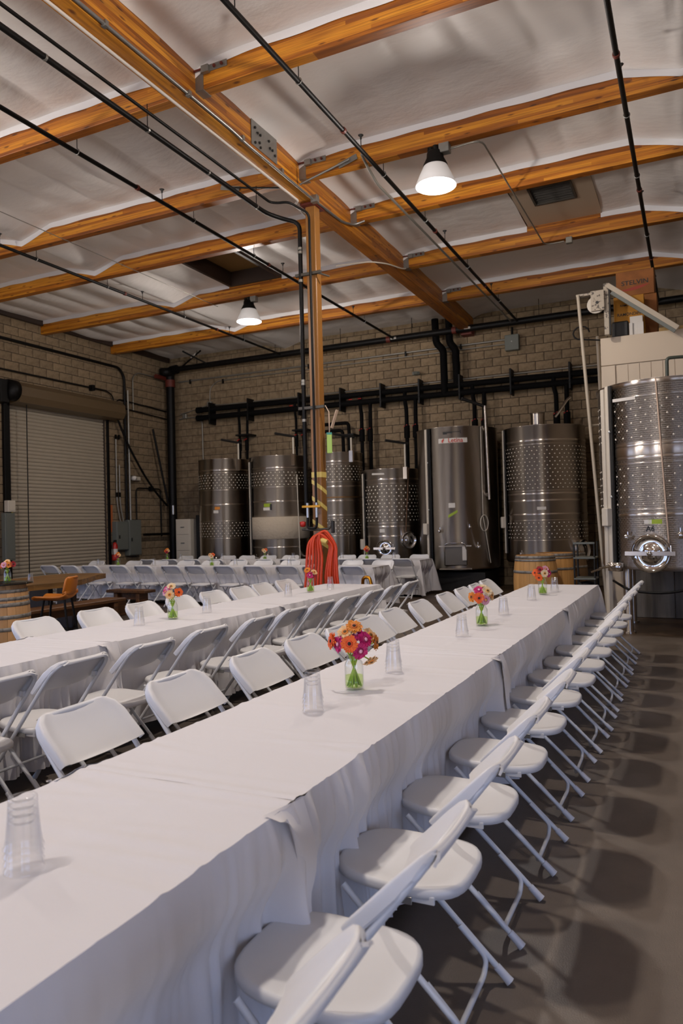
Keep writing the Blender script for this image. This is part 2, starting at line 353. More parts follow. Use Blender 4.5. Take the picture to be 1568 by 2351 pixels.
# ---- block walls: mortar slab, blocks proud of it
BH, BL, JT = .1965, .393, .013
blk = MB().bx(-BL/2+JT/2, BL/2-JT/2, -.012, .02, -BH/2+JT/2, BH/2-JT/2, .004).mesh('block'); blk.materials.append(M_BLOCK)
def block_wall(name, slab, u0, u1, z1, place, skip, score):
    wall = slab.build(name, M_MORTAR); struct(wall); cells = []
    for r in range(int(z1/BH)+1):
        zc = (r+.5)*BH
        if zc+BH/2 > z1+.02: continue
        u = u0-(BL/2 if r % 2 else 0)
        while u < u1-.02:
            for s0, s1 in skip(zc):
                a, b_ = max(u, s0), min(u+BL, s1)
                if b_-a > .06: cells.append(((a+b_)/2, zc, (b_-a)/BL))
            u += BL
    cells.sort(key=lambda c: -score(c[0], c[1])); rest = MB()
    for i, (uc, zc, s) in enumerate(cells):
        if i < 300:
            o = link('block', blk, wall); o.matrix_local = place(uc, zc)@Matrix.Diagonal((s if s < .99 else 1, 1, 1, 1))
        else:
            M = place(uc, zc); h = BL*s/2-JT/2
            rest.bx(-h, h, -.012, .02, -BH/2+JT/2, BH/2-JT/2, 0, M)
    if rest.v: stuff(rest.build('block_field', M_BLOCK, wall))
    return wall
wb = block_wall('wall_back', MB().bx(XL-.2, XR, YB, YB+.2, 0, ZT), XL, XR, ZT-.1,
    lambda u, z: Matrix.Translation((u, YB-.001, z)), lambda z: [(XL, XR)],
    lambda u, z: (100 if (z > 3.5 and -12.5 < u < -1.1 and z < 6.3) else 50 if (z > 2.6 and u < -1.1) else 0)+u*.5)
DY0, DY1, DZ = 11.58, 14.56, 4.36
def left_runs(z):
    e_ = [FRONT_Y]
    for a, b_, hh in SIDE_OPEN:
        if z < hh+.05: e_ += [a, b_]
    if z < DZ+.05: e_ += [DY0, DY1]
    e_.append(YB-.02); return list(zip(e_[0::2], e_[1::2]))
def left_slab():
    m = MB(); e_ = [FRONT_Y]+[v for a, b_, hh in SIDE_OPEN for v in (a, b_)]+[DY0]
    for a, b_ in zip(e_[0::2], e_[1::2]): m.bx(XL-.2, XL, a, b_, 0, ZT)
    for a, b_, hh in SIDE_OPEN: m.bx(XL-.2, XL, a, b_, hh, ZT)
    return m
wl = block_wall('wall_left', left_slab().bx(XL-.2, XL, DY1, YB, 0, ZT).bx(XL-.2, XL, DY0, DY1, DZ, ZT), FRONT_Y, YB-.02, ZT-.1,
    lambda u, z: Matrix.Translation((XL+.001, u, z))@Matrix.Rotation(PI/2, 4, 'Z'), left_runs,
    lambda u, z: (100 if z > 1 else 0)-abs(u-14))
wf = MB()
xs = [XL-.2]+[v for x0, x1, hh in OPEN for v in (x0, x1)]+[XR+.2]
for a, b_ in zip(xs[0::2], xs[1::2]): wf.bx(a, b_, FRONT_Y-.2, FRONT_Y, 0, ZT)
for x0, x1, hh in OPEN: wf.bx(x0, x1, FRONT_Y-.2, FRONT_Y, hh, ZT)
M_PLAIN = mat('painted_block_wall', '94836f', .9, bump=(30, .4, .02, U))
struct(wf.build('wall_front', M_PLAIN))
y0, y1, hh = RIGHT_OPEN
struct(MB().bx(XR, XR+.2, FRONT_Y-.2, y0, 0, ZT).bx(XR, XR+.2, y1, YB+.2, 0, ZT).bx(XR, XR+.2, y0, y1, hh, ZT).build('wall_right', M_PLAIN))

# ---- ceiling: deck, insulation sheets between the beams
ceil = MB().bx(XL-.2, XR+.2, FRONT_Y-.2, YB+.2, ZT, ZT+.15).build('ceiling', M_DECK); struct(ceil)
BEAM_Y = [-2.7, -.43, 1.84, 4.1, 6.36, 8.62, 10.25, 12.52, 14.8]     # front faces of the beams
BW = .13; BZ = 6.08; GX0, GX1, GZ = -4.82, -4.60, 5.95
def sag_profile(x):
    s = 0
    for c in (-9.73, .02): s = max(s, .17*max(0, 1-abs(x-c)/.65))
    return s
def sheet(x0, x1, ya, yb, amp, flange, hole=None, seed=0):
    rnd = random.Random(seed); nx = max(8, int((x1-x0)/.045)); ny = 14
    ph = {k: (rnd.uniform(.5, 1.3), rnd.uniform(-.06, .06), rnd.uniform(0, 6)) for k in range(-30, 20)}
    def z(x, v):
        y = ya+(yb-ya)*v; u = x/.655+.12; k = math.floor(u); fr = u-k; a, sh, p0 = ph[k]
        edge = math.sin(PI*max(0, min(1, v)))
        pil = max(0, math.sin(PI*fr**1.25))**.8
        zz = 6.395-sag_profile(x)+.035*edge**.7-amp*a*pil*(.05+.95*edge**.6)
        zz += .008*math.sin(3.1*x+5*y+p0)*edge+.005*math.sin(17*x-4*y+p0)*edge
        zz -= .10*math.exp(-(min(abs(x-GX0), abs(x-GX1))/.16))
        return zz
    m = MB(); rows = [-3, -2]+list(range(ny+1))+[ny+2, ny+3] if flange else list(range(ny+1))
    def P(i, r):
        x = x0+(x1-x0)*i/nx
        if r < 0: return (x, ya+.004, z(x, 0)-(.075 if r == -3 else .004))
        if r > ny: return (x, yb-.006-(.003 if r == ny+3 else 0), z(x, 1)-(.085+.006*math.sin(x*7) if r == ny+3 else .006))
        return (x, ya+.004+(yb-ya-.01)*r/ny, z(x, r/ny))
    vs = [P(i, r) for r in rows for i in range(nx+1)]; fs = []; ff = []
    for j in range(len(rows)-1):
        for i in range(nx):
            xm = x0+(x1-x0)*(i+.5)/nx; ym = (ya+(yb-ya)*max(0, min(1, rows[j]/ny)))
            if hole and hole[0] < xm < hole[1]: continue
            q = (j*(nx+1)+i, j*(nx+1)+i+1, (j+1)*(nx+1)+i+1, (j+1)*(nx+1)+i)
            (ff if flange and (rows[j] < 0 or rows[j+1] > ny+1) and rows[j] != -2 else fs).append(q)
    m.add(vs, fs, True); o = m.build('insulation_sheet', M_SHEET, ceil)
    if ff: MB().add(vs, ff, True).build('sheet_flange', M_FLANGE, o)
edges = [FRONT_Y-BW]+BEAM_Y+[YB]
for i in range(len(edges)-1):
    ya, yb = edges[i]+BW, edges[i+1]; last = i == len(edges)-2; first = i < 3
    holeL = (-8.32, -7.12) if abs(yb-12.52) < .01 else None
    holeR = (-2.37, -1.2) if abs(yb-12.52) < .01 else None
    sheet(XL+.03, GX0, ya, yb, .085 if not last else .04, not last, holeL, 100+i)
    sheet(GX1, XR-.03, ya, yb, .026, not last, holeR, 200+i)
# the roof-hatch well on the left and the white air-return panel on the right, in the bay before the second beam from the back
ya, yb = 10.25+BW, 12.52
well = MB().bx(-8.32, -8.26, ya, yb, 6.33, ZT).bx(-7.18, -7.12, ya, yb, 6.33, ZT).bx(-8.26, -7.18, yb-.05, yb, 6.33, ZT).bx(-8.26, -7.18, ya, ya+.05, 6.33, ZT).build('well_frame', M_DARKWOOD, ceil)
MB().bx(-8.26, -7.18, ya+.05, yb-.05, 6.62, 6.66).build('well_panel', mat('hatch_board', '7a5a2c', .7), well)
ret = thing('air_return', 'white ceiling panel with a square dark air grille at the right', 'vent', (0, 0, 0))
MB().bx(-2.37, -2.10, ya, yb, 6.385, 6.42).bx(-1.47, -1.2, ya, yb, 6.385, 6.42).bx(-2.10, -1.47, 11.69, yb, 6.385, 6.42).bx(-2.10, -1.47, ya, 11.04, 6.385, 6.42).build('panel', mat('return_panel', 'b5a48f', .5), ret)
g = MB().bx(-2.10, -2.07, 11.04, 11.69, 6.36, 6.40).bx(-1.50, -1.47, 11.04, 11.69, 6.36, 6.40).bx(-2.07, -1.5, 11.04, 11.07, 6.36, 6.40).bx(-2.07, -1.5, 11.66, 11.69, 6.36, 6.40).build('grille_frame', mat('grille_frame_grey','3a352e',.6), ret)
for k in range(7):
    MB().bx(-2.07, -1.5, -.004, .004, -.03, .03, 0, Matrix.Translation((0, 11.11+k*.085, 6.41))@Matrix.Rotation(.6, 4, 'X')).build('louvre', mat('dark_louvre','2a2620',.7) if k==0 else MATS['dark_louvre'], g)  # louvres in one even dark colour
MB().bx(-2.07, -1.5, 11.07, 11.66, 6.5, 6.52).build('duct_dark', M_ANTHRA, ret)

# ---- glulam girder and beams
gir = tag(MB().bx(GX0, GX1, FRONT_Y, YB-.02, GZ, 6.66, .006).build('roof_girder', M_GLU_Y), 'long glulam timber girder running over the steel column to the back wall', 'girder')
MB().bx(-4.84, -4.58, YB-.28, YB-.02, GZ-.08, GZ+.16, .004).build('girder_shoe', M_RUST, gir)
pl = MB().bx(-4.60, -4.588, 7.43, 8.02, 6.02, 6.33, .002).build('splice_plate', M_GALV, gir)
for (yy, zz) in ((7.5, 6.24), (7.56, 6.2), (7.62, 6.2), (7.6, 6.1), (7.82, 6.22), (7.84, 6.14), (7.9, 6.14), (7.96, 6.1), (7.5, 6.06), (7.62, 6.05)):
    MB().cyl((-4.592, yy, zz), (-4.572, yy, zz), .016, 6).build('bolt', M_ANTHRA, pl)
MB().bx(GX0-.012, GX0, 8.35, 8.75, 6.0, 6.2, .002).build('splice_plate', M_GALV, gir)
def beam(x0, x1, y, label, right):
    b_ = tag(MB().bx(x0, x1, y, y+BW, BZ, 6.66, .005).build('roof_beam', M_GLU_X), label, 'beam', 'glulam roof beams')
    xg = x0 if right else x1; d = 1 if right else -1
    h = MB().bx(min(xg, xg+d*.10), max(xg, xg+d*.10), y-.006, y, BZ-.006, 6.305).bx(min(xg, xg+d*.10), max(xg, xg+d*.10), y, y+BW+.006, BZ-.012, BZ-.001)
    h.bx(min(xg, xg+d*.10), max(xg, xg+d*.10), y+BW, y+BW+.006, BZ-.006, 6.305).build('beam_hanger', M_GALV, b_)
    if right:
        t = MB().bx(xg+.17, xg+.40, y-.012, y-.002, 6.24, 6.31, .002).bx(xg+.10, xg+.19, y-.05, y-.002, 6.225, 6.30, .003).build('strap_tie', M_GALV, b_)
        for k in (.25, .34): MB().cyl((xg+k, y-.013, 6.275), (xg+k, y-.03, 6.275), .017, 6).build('bolt', M_RUST, t)
        MB().cyl((xg, y-.03, 6.275), (xg+.12, y-.03, 6.275), .012, 6).build('tie_rod', M_RUST, b_)
    return b_
vis = [i for i, y in enumerate(BEAM_Y) if y > 6]; nm = ['nearest in view', 'second in view', 'third in view', 'fourth in view', 'last before the back wall']
for i, y in enumerate(BEAM_Y):
    w_ = nm[i-4] if i >= 4 else ORD[i]+' in from the front wall, above the camera'
    beam(GX1, XR-.02, y, 'glulam roof beam right of the girder, '+w_, True)
    beam(XL+.02, GX0, y, 'glulam roof beam left of the girder, '+w_, False)
# ledger along the left wall
tag(MB().bx(XL+.015, XL+.11, FRONT_Y+.1, YB-.1, 6.27, 6.62).build('wall_ledger', M_DARKWOOD), 'dark timber ledger along the top of the left wall', 'ledger')

# ---- steel column with its gear
CX, CY = -4.70, 9.17; M_DULL = mat('dull_strut', '4a463f', .5, .5)
colm = thing('steel_column', 'square brown steel column with yellow striped tape holding the girder', 'column', (CX, CY, 0))
MB().bx(-.075, .075, -.075, .075, .012, GZ-.02, .008).build('post', M_REDBR, colm)
MB().bx(-.14, .14, -.14, .14, 0, .015).build('base_plate', M_REDBR, colm)
MB().bx(-.11, .11, -.16, .16, GZ-.03, GZ, .003).build('cap_plate', M_RUST, colm)
def band(z0, dz, h, name='tape_band'):
    m = MB(); q = [(-.077, -.077), (.077, -.077), (.077, .077), (-.077, .077)]; zz = [z0, z0-dz, z0-dz*1.6, z0-dz*.6]
    if dz == 0: m.bx(-.077, .077, -.077, .077, z0-h/2, z0+h/2)
    else:
        vs = []
        for (x, y), z in zip(q, zz): vs += [(x, y, z-h/2), (x, y, z+h/2)]
        m.add(vs, [(0, 2, 3, 1), (2, 4, 5, 3), (4, 6, 7, 5)])
    m.build(name, M_TAPE, colm)
band(2.19, 0, .075); band(2.10, .10, .06); band(1.87, .10, .06); band(1.55, .10, .06); band(1.33, .09, .06)
for z in (4.98, 3.12):
    MB().bx(-.24, .16, -.115, -.075, z-.02, z+.02, .003).build('strut_clamp', M_DULL, colm)
MB().tube(bent([(.07, -.09, 4.98), (.16, -.09, 4.95), (.25, -.02, 4.92)], .03), .012, 8).build('clamp_arm', M_DULL, colm)
# air/water pipes down the column
pd = thing('service_pipe', 'pair of black service pipes bending from the ceiling down the brown column', 'pipe')
big = MB().tube(bent([(-5.20, FRONT_Y+.4, 5.80), (-5.20, 8.74, 5.80), (-5.07, 8.98, 5.78), (-4.86, 9.08, 5.72), (-4.86, 9.08, 1.78)], .14, 5), .030, 10).build('large_pipe', M_BLACK, pd)
sml = MB().tube(bent([(-5.02, FRONT_Y+.4, 5.84), (-5.02, 8.55, 5.84), (-4.95, 8.62, 5.84), (-4.80, 8.66, 5.84), (-4.69, 9.045, 5.80), (-4.69, 9.045, 1.72)], .08, 4), .017, 8).build('small_pipe', M_BLACK, pd)
for yy in (4.9, 6.3, 7.4, 8.5): MB().tube([(-5.2, yy-.012, 5.8), (-5.2, yy+.012, 5.8)], .034, 10).build('pipe_ring', M_GALV, big)
for yy in (6.3, 8.5): MB().cyl((-5.2, yy, 5.83), (-5.2, yy, BZ), .005, 5).build('hanger_rod', M_BLACK, big)
for zz in (5.35, 5.30, 4.9, 3.5, 3.46, 2.95): MB().cyl((-4.86, 9.08, zz-.018), (-4.86, 9.08, zz+.018), .036, 10).build('coupling', M_CONDUIT, big)
for k, px in enumerate((-4.80, -4.66)):
    v = MB().cyl((px, 9.0, 1.60), (px, 9.0, 1.80), .022, 8).build('valve_body', M_ZINC, pd)
    MB().bx(px-.07, px+.07, 8.96, 8.975, 1.735, 1.765, .004).build('valve_handle', M_YEL, v)
MB().tube(bent([(-4.80, 9.0, 1.62), (-4.80, 8.98, 1.45), (-4.66, 8.98, 1.45), (-4.66, 9.0, 1.62)], .05), .018, 8).build('drain_loop', M_BLACK, pd)
MB().tube(bent([(-4.9, 9.02, 1.44), (-4.75, 8.99, 1.43), (-4.5, 9.05, 1.44), (-4.46, 9.06, 1.52)], .03), .016, 8).build('manifold', M_DULL, pd)
MB().lathe([(0, -.04), (.04, -.03), (.045, .03), (0, .045)], 10, (-4.88, 9.0, 1.51)).build('red_knob', M_RED, pd)
MB().bx(-4.46, -4.42, 9.02, 9.06, 1.38, 1.55, .006).build('air_nozzle', M_ANTHRA, pd)
# orange hose coil hung on the column
hs = thing('coiled_hose', 'bright orange hose looped over a hook on the brown column', 'hose', (-4.58, 8.99, 0))
rt = Vector((.903, .43, 0)); fw = Vector((-.43, .903, 0)); hk = rt*-.02
for k in range(6):
    off = hk-fw*(.03+.018*(k % 3)); zl = -.02*(k % 3); a = -.225+.041*k; c = -.10+.022*k; e = .03+.032*k; tz = 1.30+.012*k
    L = lambda r_, z: off+rt*r_+Vector((0, 0, z))
    pts = [L(a, .56+zl), L(a+.012, .80), L(a+.03, 1.05), L(a*.6+c*.4, 1.22), L(c-.03, tz), L(c+.02, tz+.045), L(c+.08, tz+.03), L(e*.5+.10, 1.22), L(e*.7+.07, 1.05), L(e+.02, .80), L(e+.03, .56+zl), L(e*.6-.05, .44+zl), L(a*.5, .42+zl)]
    sp = []
    n_ = len(pts)
    for q in range(n_):          # smooth closed loop through the points
        p0, p1, p2, p3 = pts[q-1], pts[q], pts[(q+1) % n_], pts[(q+2) % n_]
        for u in (0, .33, .66): sp.append(.5*((2*p1)+(p2-p0)*u+(2*p0-5*p1+4*p2-p3)*u*u+(3*p1-p0-3*p2+p3)*u**3))
    MB().tube(sp, .0185, 8, closed=True).build('hose_loop', M_HOSE, hs)
MB().tube(bent([(-.06, .05, 1.29), (.02, -.06, 1.29), (.10, -.06, 1.26)], .05), .035, 8).build('hose_hook', M_TAPE, hs)
MB().cyl(Vector((0, 0, .82))-fw*.06-rt*.02, Vector((0, 0, .90))-fw*.06-rt*.02, .014, 7).build('hose_fitting', M_BRASS, hs)
# hanging lime strip on a string
st = thing('hanging_strip', 'lime green strip hanging on a pale ribbon beside the column', 'strip', (-4.52, 9.16, 0))
MB().tube([(-.09, -.10, 3.12), (-.02, -.06, 3.13), (.01, -.02, 3.05), (.005, 0, 2.80), (0, 0, 2.765)], .008, 5).build('ribbon', M_STRING, st)
MB().bx(-.006, .006, -.035, .035, 0, .26, .003, Matrix.Translation((.05, -.02, 2.82))@Matrix.Rotation(.35, 4, 'Y')).build('bow_loop', M_STRING, st)
MB().bx(-.035, .035, -.012, .012, 2.48, 2.765, .004, Matrix.Rotation(.44, 4, 'Z')).build('strip', mat('lime_strip', '9fbf5e', .4), st)
MB().bx(-.037, .037, -.014, .014, 2.735, 2.767, .004, Matrix.Rotation(.44, 4, 'Z')).build('strip_cap', mat('teal_cap', '3d8f86', .4), st)

# ================================================================ pipes under the roof
def sprinkler_line(x, label):
    t = thing('sprinkler_pipe', label, 'pipe', group='black sprinkler branch pipes')
    MB().cyl((x, FRONT_Y+.2, 5.97), (x, 16.72, 5.97), .027, 10).build('pipe', M_BLACK, t)
    for y in (4.9, 7.6, 10.9, 13.9):
        MB().cyl((x, y-.02, 5.97), (x, y+.02, 5.97), .036, 10).build('coupling', M_RUST, t)
        h = MB().cyl((x, y+.5, 5.99), (x, y+.5, 6.13), .0055, 5).build('sprinkler_head', M_BLACK, t)
        MB().lathe([(.010, 6.10), (.014, 6.13), (.034, 6.145), (.034, 6.15), (0, 6.152)], 8, (x, y+.5, 0)).build('deflector', M_ANTHRA, h)
    for y in BEAM_Y[3:]:
        h = MB().cyl((x, y+BW+.06, 6.0), (x, y+BW+.06, 6.40), .005, 5).build('hanger_rod', M_BLACK, t)
        MB().tube(arc((x, y+BW+.06, 5.975), .033, 0, 2*PI, 12, 1)[:-1], .006, 5, True).build('hanger_ring', M_GALV, h)
for x, wd in ((-.553, 'black sprinkler pipe under the roof farthest right, above the white cold room'), (-3.476, 'black sprinkler pipe under the roof just right of the girder'),
              (-6.46, 'black sprinkler pipe under the roof passing behind the column'), (-9.62, 'black sprinkler pipe under the roof nearest the left wall')):
    sprinkler_line(x, wd)
mp_ = thing('sprinkler_main', 'thick black sprinkler main along the top of the back wall', 'pipe')
MB().cyl((-13.28, 16.78, 5.97), (3.5, 16.78, 5.97), .075, 12).build('pipe', M_BLACK, mp_)
for x in (-12.3, -9.8, -7.9, -6.0, -3.0, -1.4): 
    MB().cyl((x, 16.78, 6.04), (x, 16.78, 6.5), .007, 5).build('hanger_rod', M_BLACK, mp_)
for x in (-8.6, -6.6, -4.95): MB().cyl((x-.05, 16.78, 5.97), (x+.05, 16.78, 5.97), .082, 12).build('coupling', M_RUST, mp_)
for x in (-6.45, -4.62): MB().bx(x-.07, x+.07, 16.695, 16.70, 5.94, 5.99).build('pipe_label', M_WHITE, mp_)
rs = thing('sprinkler_riser', 'thick black riser pipe standing in the corner of the block walls', 'pipe', (-13.30, 16.86, 0))
MB().cyl((0, 0, 0), (0, 0, 5.7), .115, 14).build('pipe', M_BLACK, rs)
MB().tube(bent([(0, 0, 5.62), (0, -.02, 5.97), (.3, -.08, 5.97)], .2, 6), .125, 12).build('elbow', M_BLACK, rs)
MB().cyl((0, 0, 5.5), (0, 0, 5.7), .14, 14).build('red_collar', M_RUST, rs)
MB().lathe([(0, -.12), (.2, -.1), (.2, .1), (0, .12)], 14, (-.03, -.12, 5.9)).build('alarm_gong', M_BLACK, rs)
MB().cyl((-.1, -.05, 5.75), (-.1, -.5, 5.75), .06, 10).build('side_branch', M_RUST, rs)
MB().cyl((.09, -.10, 1.9), (.09, -.10, 2.15), .05, 10).build('gauge', M_ZINC, rs)
br = thing('sway_brace', 'crossed black brace rods up in the back left corner', 'brace')
MB().cyl((-12.9, 16.78, 5.97), (-11.9, 16.4, 6.28), .022, 7).build('rod', M_BLACK, br)
MB().cyl((-11.9, 16.78, 5.97), (-12.35, 16.2, 6.28), .022, 7).build('rod', M_BLACK, br)
MB().cyl((-12.32, 16.55, 6.17), (-12.12, 16.47, 6.23), .03, 7).build('sleeve', M_WHITE, br)

# glycol headers and drops on the back wall
gl = thing('glycol_header', 'upper black insulated coolant header across the back wall', 'pipe')
gl2 = thing('glycol_header', 'lower black insulated coolant header across the back wall', 'pipe')
MB().cyl((-12.35, 16.95, 4.78), (-1.0, 16.95, 4.68), .072, 10).build('pipe', M_FOAM, gl)
MB().cyl((-12.30, 16.93, 4.56), (-1.0, 16.93, 4.50), .072, 10).build('pipe', M_FOAM, gl2)
for g_, z in ((gl, 4.78), (gl2, 4.56)): MB().cyl((-12.46, 16.95, z), (-12.3, 16.95, z), .085, 10).build('end_cap', M_FOAM, g_)
for x in (-12.0, -10.75, -9.2, -8.0, -6.9, -5.9, -4.9, -3.7, -2.4, -1.5):
    MB().bx(x-.02, x+.02, 16.86, YB-.03, 4.36, 4.95, .003).build('strut_bracket', M_BLACK, gl)
for x in (-9.45, -7.75, -7.5): MB().cyl((x, 16.86, 4.62), (x+.09, 16.86, 4.62), .012, 6).build('red_tag', M_RED, gl2)
drops = [(-11.03, 3.2, 'leftmost tank'), (-9.29, 3.2, 'tank with the frosted band'), (-7.43, 2.3, 'gap right of the column'), (-6.24, 2.4, 'short tank'), (-4.56, 3.2, 'tall tank with the red sign'), (-2.71, 3.2, 'tank with a domed hatch')]
for x, zb, wd in drops:
    t = thing('coolant_drop', 'twin black coolant drops behind the '+wd, 'pipe', group='black coolant drop pipes')
    near = x > -8
    r = .05 if near else .034
    MB().tube(bent([(x-.05, 16.95, 4.74), (x-.04, 16.93, 4.42), (x+.01, 16.88, 4.25), (x+.01, 16.88, zb)], .1), r, 8).build('supply_pipe', M_FOAM, t)
    MB().cyl((x+.23, 16.93, 4.5), (x+.23, 16.88, zb), r, 8).build('return_pipe', M_FOAM, t)
    for xx in (x+.01, x+.23):
        v = MB().cyl((xx, 16.88, 3.55), (xx, 16.88, 3.85), r*1.5, 8).build('valve_wrap', M_FOAM, t)
        MB().cyl((xx-.06, 16.83, 3.82), (xx+.03, 16.82, 3.86), .012, 6).build('red_lever', M_RED, v)
    if not near: MB().bx(x-.08, x+.35, 16.80, YB-.03, 3.95, 3.99).build('strut_bracket', M_BLACK, t)
t = thing('coolant_riser', 'twin thick black coolant risers with an offset beside the girder end', 'pipe')
MB().tube(bent([(-5.46, 16.9, 6.33), (-5.44, 16.9, 5.75), (-5.27, 16.9, 5.58), (-5.27, 16.93, 4.52)], .1), .085, 10).build('supply_pipe', M_FOAM, t)
MB().tube(bent([(-5.12, 16.9, 6.33), (-5.11, 16.9, 5.72), (-4.97, 16.9, 5.56), (-4.97, 16.94, 4.74)], .1), .085, 10).build('return_pipe', M_FOAM, t)
t = thing('coolant_loop', 'pair of black pipes turning down behind the column at tank height', 'pipe')
MB().tube(bent([(-8.5, 16.9, 4.05), (-7.79, 16.9, 4.05), (-7.76, 16.9, 3.0)], .1), .045, 8).build('outer_pipe', M_FOAM, t)
MB().tube(bent([(-8.5, 16.88, 3.87), (-7.95, 16.88, 3.87), (-7.93, 16.88, 3.0)], .1), .045, 8).build('inner_pipe', M_FOAM, t)
MB().bx(-7.98, -7.62, 16.8, YB-.03, 3.72, 3.76).build('strut_bracket', M_BLACK, t)
# thin conduits on the walls
def conduit(label, pts, r=.016, m=None, rb=.1, boxes=(), straps=()):
    t = thing('conduit', label, 'conduit'); MB().tube(bent(pts, rb), r, 7).build('pipe', m or M_CONDUIT, t)
    for b_ in boxes: MB().bx(b_[0]-b_[3], b_[0]+b_[3], b_[1]-.04, b_[1]+.04, b_[2]-b_[3], b_[2]+b_[3], .006).build('junction_box', m or M_CONDUIT, t)
    for s in straps: MB().bx(s[0]-.02, s[0]+.02, s[1]-.02, s[1]+.02, s[2]-.09, s[2]+.03).build('strap', M_BLACK, t)
    return t
conduit('upper grey conduit along the back wall ending at a grey box', [(-13.2, 17.13, 5.68), (-3.84, 17.13, 5.68)], .022, None, .1, (), [(x, 17.12, 5.68) for x in (-12.8, -9.0, -6.3, -4.9)])
conduit('lower thin conduit on the back wall bending down near the corner', [(-3.84, 17.14, 5.58), (-11.9, 17.14, 5.58), (-12.15, 17.14, 5.4), (-12.15, 17.14, 4.95), (-12.6, 17.14, 4.86), (-13.2, 17.14, 4.75)], .013, None, .15, [(-12.15, 17.12, 4.95, .07)], [(-11.7, 17.13, 5.58)])
conduit('thin conduit just above the upper coolant header', [(-12.15, 17.14, 4.93), (-11.6, 17.14, 4.90), (-1.0, 17.14, 4.86)], .014)
conduit('short conduit turning down beside the lower header end', [(-13.2, 17.12, 4.62), (-12.7, 17.12, 4.64), (-12.42, 17.12, 4.55), (-12.4, 17.12, 2.0)], .016, M_CONDUIT, .15, [(-13.0, 17.11, 4.68, .06)])
gb = thing('switch_box', 'grey square electrical box high on the back wall', 'box', (-3.68, 17.13, 5.58))
MB().bx(-.16, .16, -.10, .05, -.18, .18, .01).build('enclosure', M_GREY, gb); MB().cyl((0, -.02, .18), (0, -.02, .36), .028, 8).build('entry_fitting', M_BLACK, gb)
MB().cyl((0, -.101, .02), (0, -.106, .02), .012, 8).build('screw', M_ZINC, gb)
wc = thing('wall_camera', 'small grey camera on the back wall above the headers', 'camera', (-6.05, 17.14, 5.13))
MB().bx(-.08, .06, -.06, .04, -.03, .05, .01).build('bracket', M_GREY, wc); MB().cyl((-.02, -.05, .02), (.12, -.16, -.02), .04, 8).build('housing', M_GREY, wc)
# left wall conduits (drawn in wall coordinates)
X_ = XL+.085
conduit('upper black conduit along the left wall dropping to the electric panels', [(X_, 9.5, 5.76), (X_, 15.02, 5.76), (X_, 15.22, 5.55), (X_, 15.22, 1.75)], .034, M_BLACK, .2, (), [(X_, 15.22, 3.2)])
conduit('grey conduit beside the black drop above the electric panels', [(X_+.02, 15.32, 5.2), (X_+.02, 15.34, 1.75)], .028, M_CONDUIT)
conduit('thin conduit above the roller door with a round box', [(X_, 9.5, 5.07), (X_, 14.6, 5.07), (X_, 14.8, 4.95), (X_, 14.8, 4.6)], .016, M_BLACK, .15, [(X_, 14.05, 5.07, .07)])
conduit('twin conduits across the left wall into the corner, upper one', [(X_, 14.85, 4.8), (X_, 15.0, 4.92), (X_, 17.0, 4.84)], .018, M_BLACK, .1, [(X_, 15.12, 4.78, .05)])
conduit('twin conduits across the left wall into the corner, lower one', [(X_, 14.9, 4.72), (X_, 17.0, 4.62)], .018, M_BLACK)
conduit('rounded conduit top right on the left wall near the corner', [(X_, 16.6, 5.75), (X_, 15.75, 5.75), (X_, 15.55, 5.6), (X_, 15.55, 4.7)], .016, M_CONDUIT, .15)
for k, (yy, zt, w1) in enumerate(((14.86, 3.9, 'left'), (14.97, 3.2, 'right'))):
    conduit('slim grey conduit rising from the panels beside the door, %s one of the pair' % w1, [(X_, yy, zt), (X_, yy, 2.2), (X_, yy+.12, 1.7)], .018, M_CONDUIT, .2, (), [(X_, yy, 2.45), (X_, yy, 3.95)])
conduit('low conduit loop with a box right of the panels', [(X_, 15.6, 1.75), (X_, 15.6, 2.62), (X_, 16.6, 2.62), (X_, 16.62, 1.3)], .018, M_BLACK, .12, [(X_, 16.2, 2.62, .06)])
conduit('black horizontal pipe low on the left wall toward the corner', [(X_+.1, 15.75, 1.36), (X_+.1, 16.8, 1.36)], .035, M_BLACK)
conduit('sagging dark hose from the door hood to the corner riser', [(X_+.12, 14.7, 4.55), (X_+.12, 15.2, 3.7), (X_+.12, 15.8, 2.95), (X_+.14, 16.3, 2.45), (X_+.15, 16.7, 2.15)], .03, M_BLACK, .3)
conduit('slanting black rod leaning in the left corner', [(X_+.15, 16.15, 4.25), (X_+.25, 16.62, 2.2)], .03, M_BLACK)
wlmp = thing('bulkhead_light', 'small white bulkhead light on the left wall', 'light fixture', (XL+.1, 15.45, 2.87))
MB().lathe([(0, 0), (.07, .0), (.06, .10), (0, .13)], 12, M=Matrix.Rotation(PI/2, 4, 'Y')).build('globe', M_WHITE, wlmp); MB().bx(-.08, .02, .02, .30, -.05, .05, .01).build('base', M_WHITEMET, wlmp)
for k, (y0, y1, z0, z1, w1) in enumerate(((14.72, 15.16, .98, 1.72, 'left lower'), (15.18, 15.66, .82, 1.76, 'right taller'))):
    p = thing('electric_panel', 'grey electric panel on the left wall, the %s of two' % w1, 'panel', (XL+.02, y0, z0), group='electric panels')
    MB().bx(0, .16, 0, y1-y0, 0, z1-z0, .008).build('cabinet', M_GREY, p)
    d = MB().bx(.16, .175, .02, y1-y0-.02, .02, z1-z0-.02, .004).build('door', M_GREY, p)
    MB().bx(.175, .195, .06, .10, (z1-z0)*.4, (z1-z0)*.4+.09, .004).build('latch', M_ANTHRA, d)
fx = thing('fire_extinguisher', 'red fire extinguisher hung beside the roller door', 'extinguisher', (XL+.16, 14.66, .72))
MB().lathe([(0, 0), (.07, .005), (.075, .05), (.075, .38), (.05, .44), (.022, .47), (0, .48)], 14).build('cylinder', M_RED, fx)
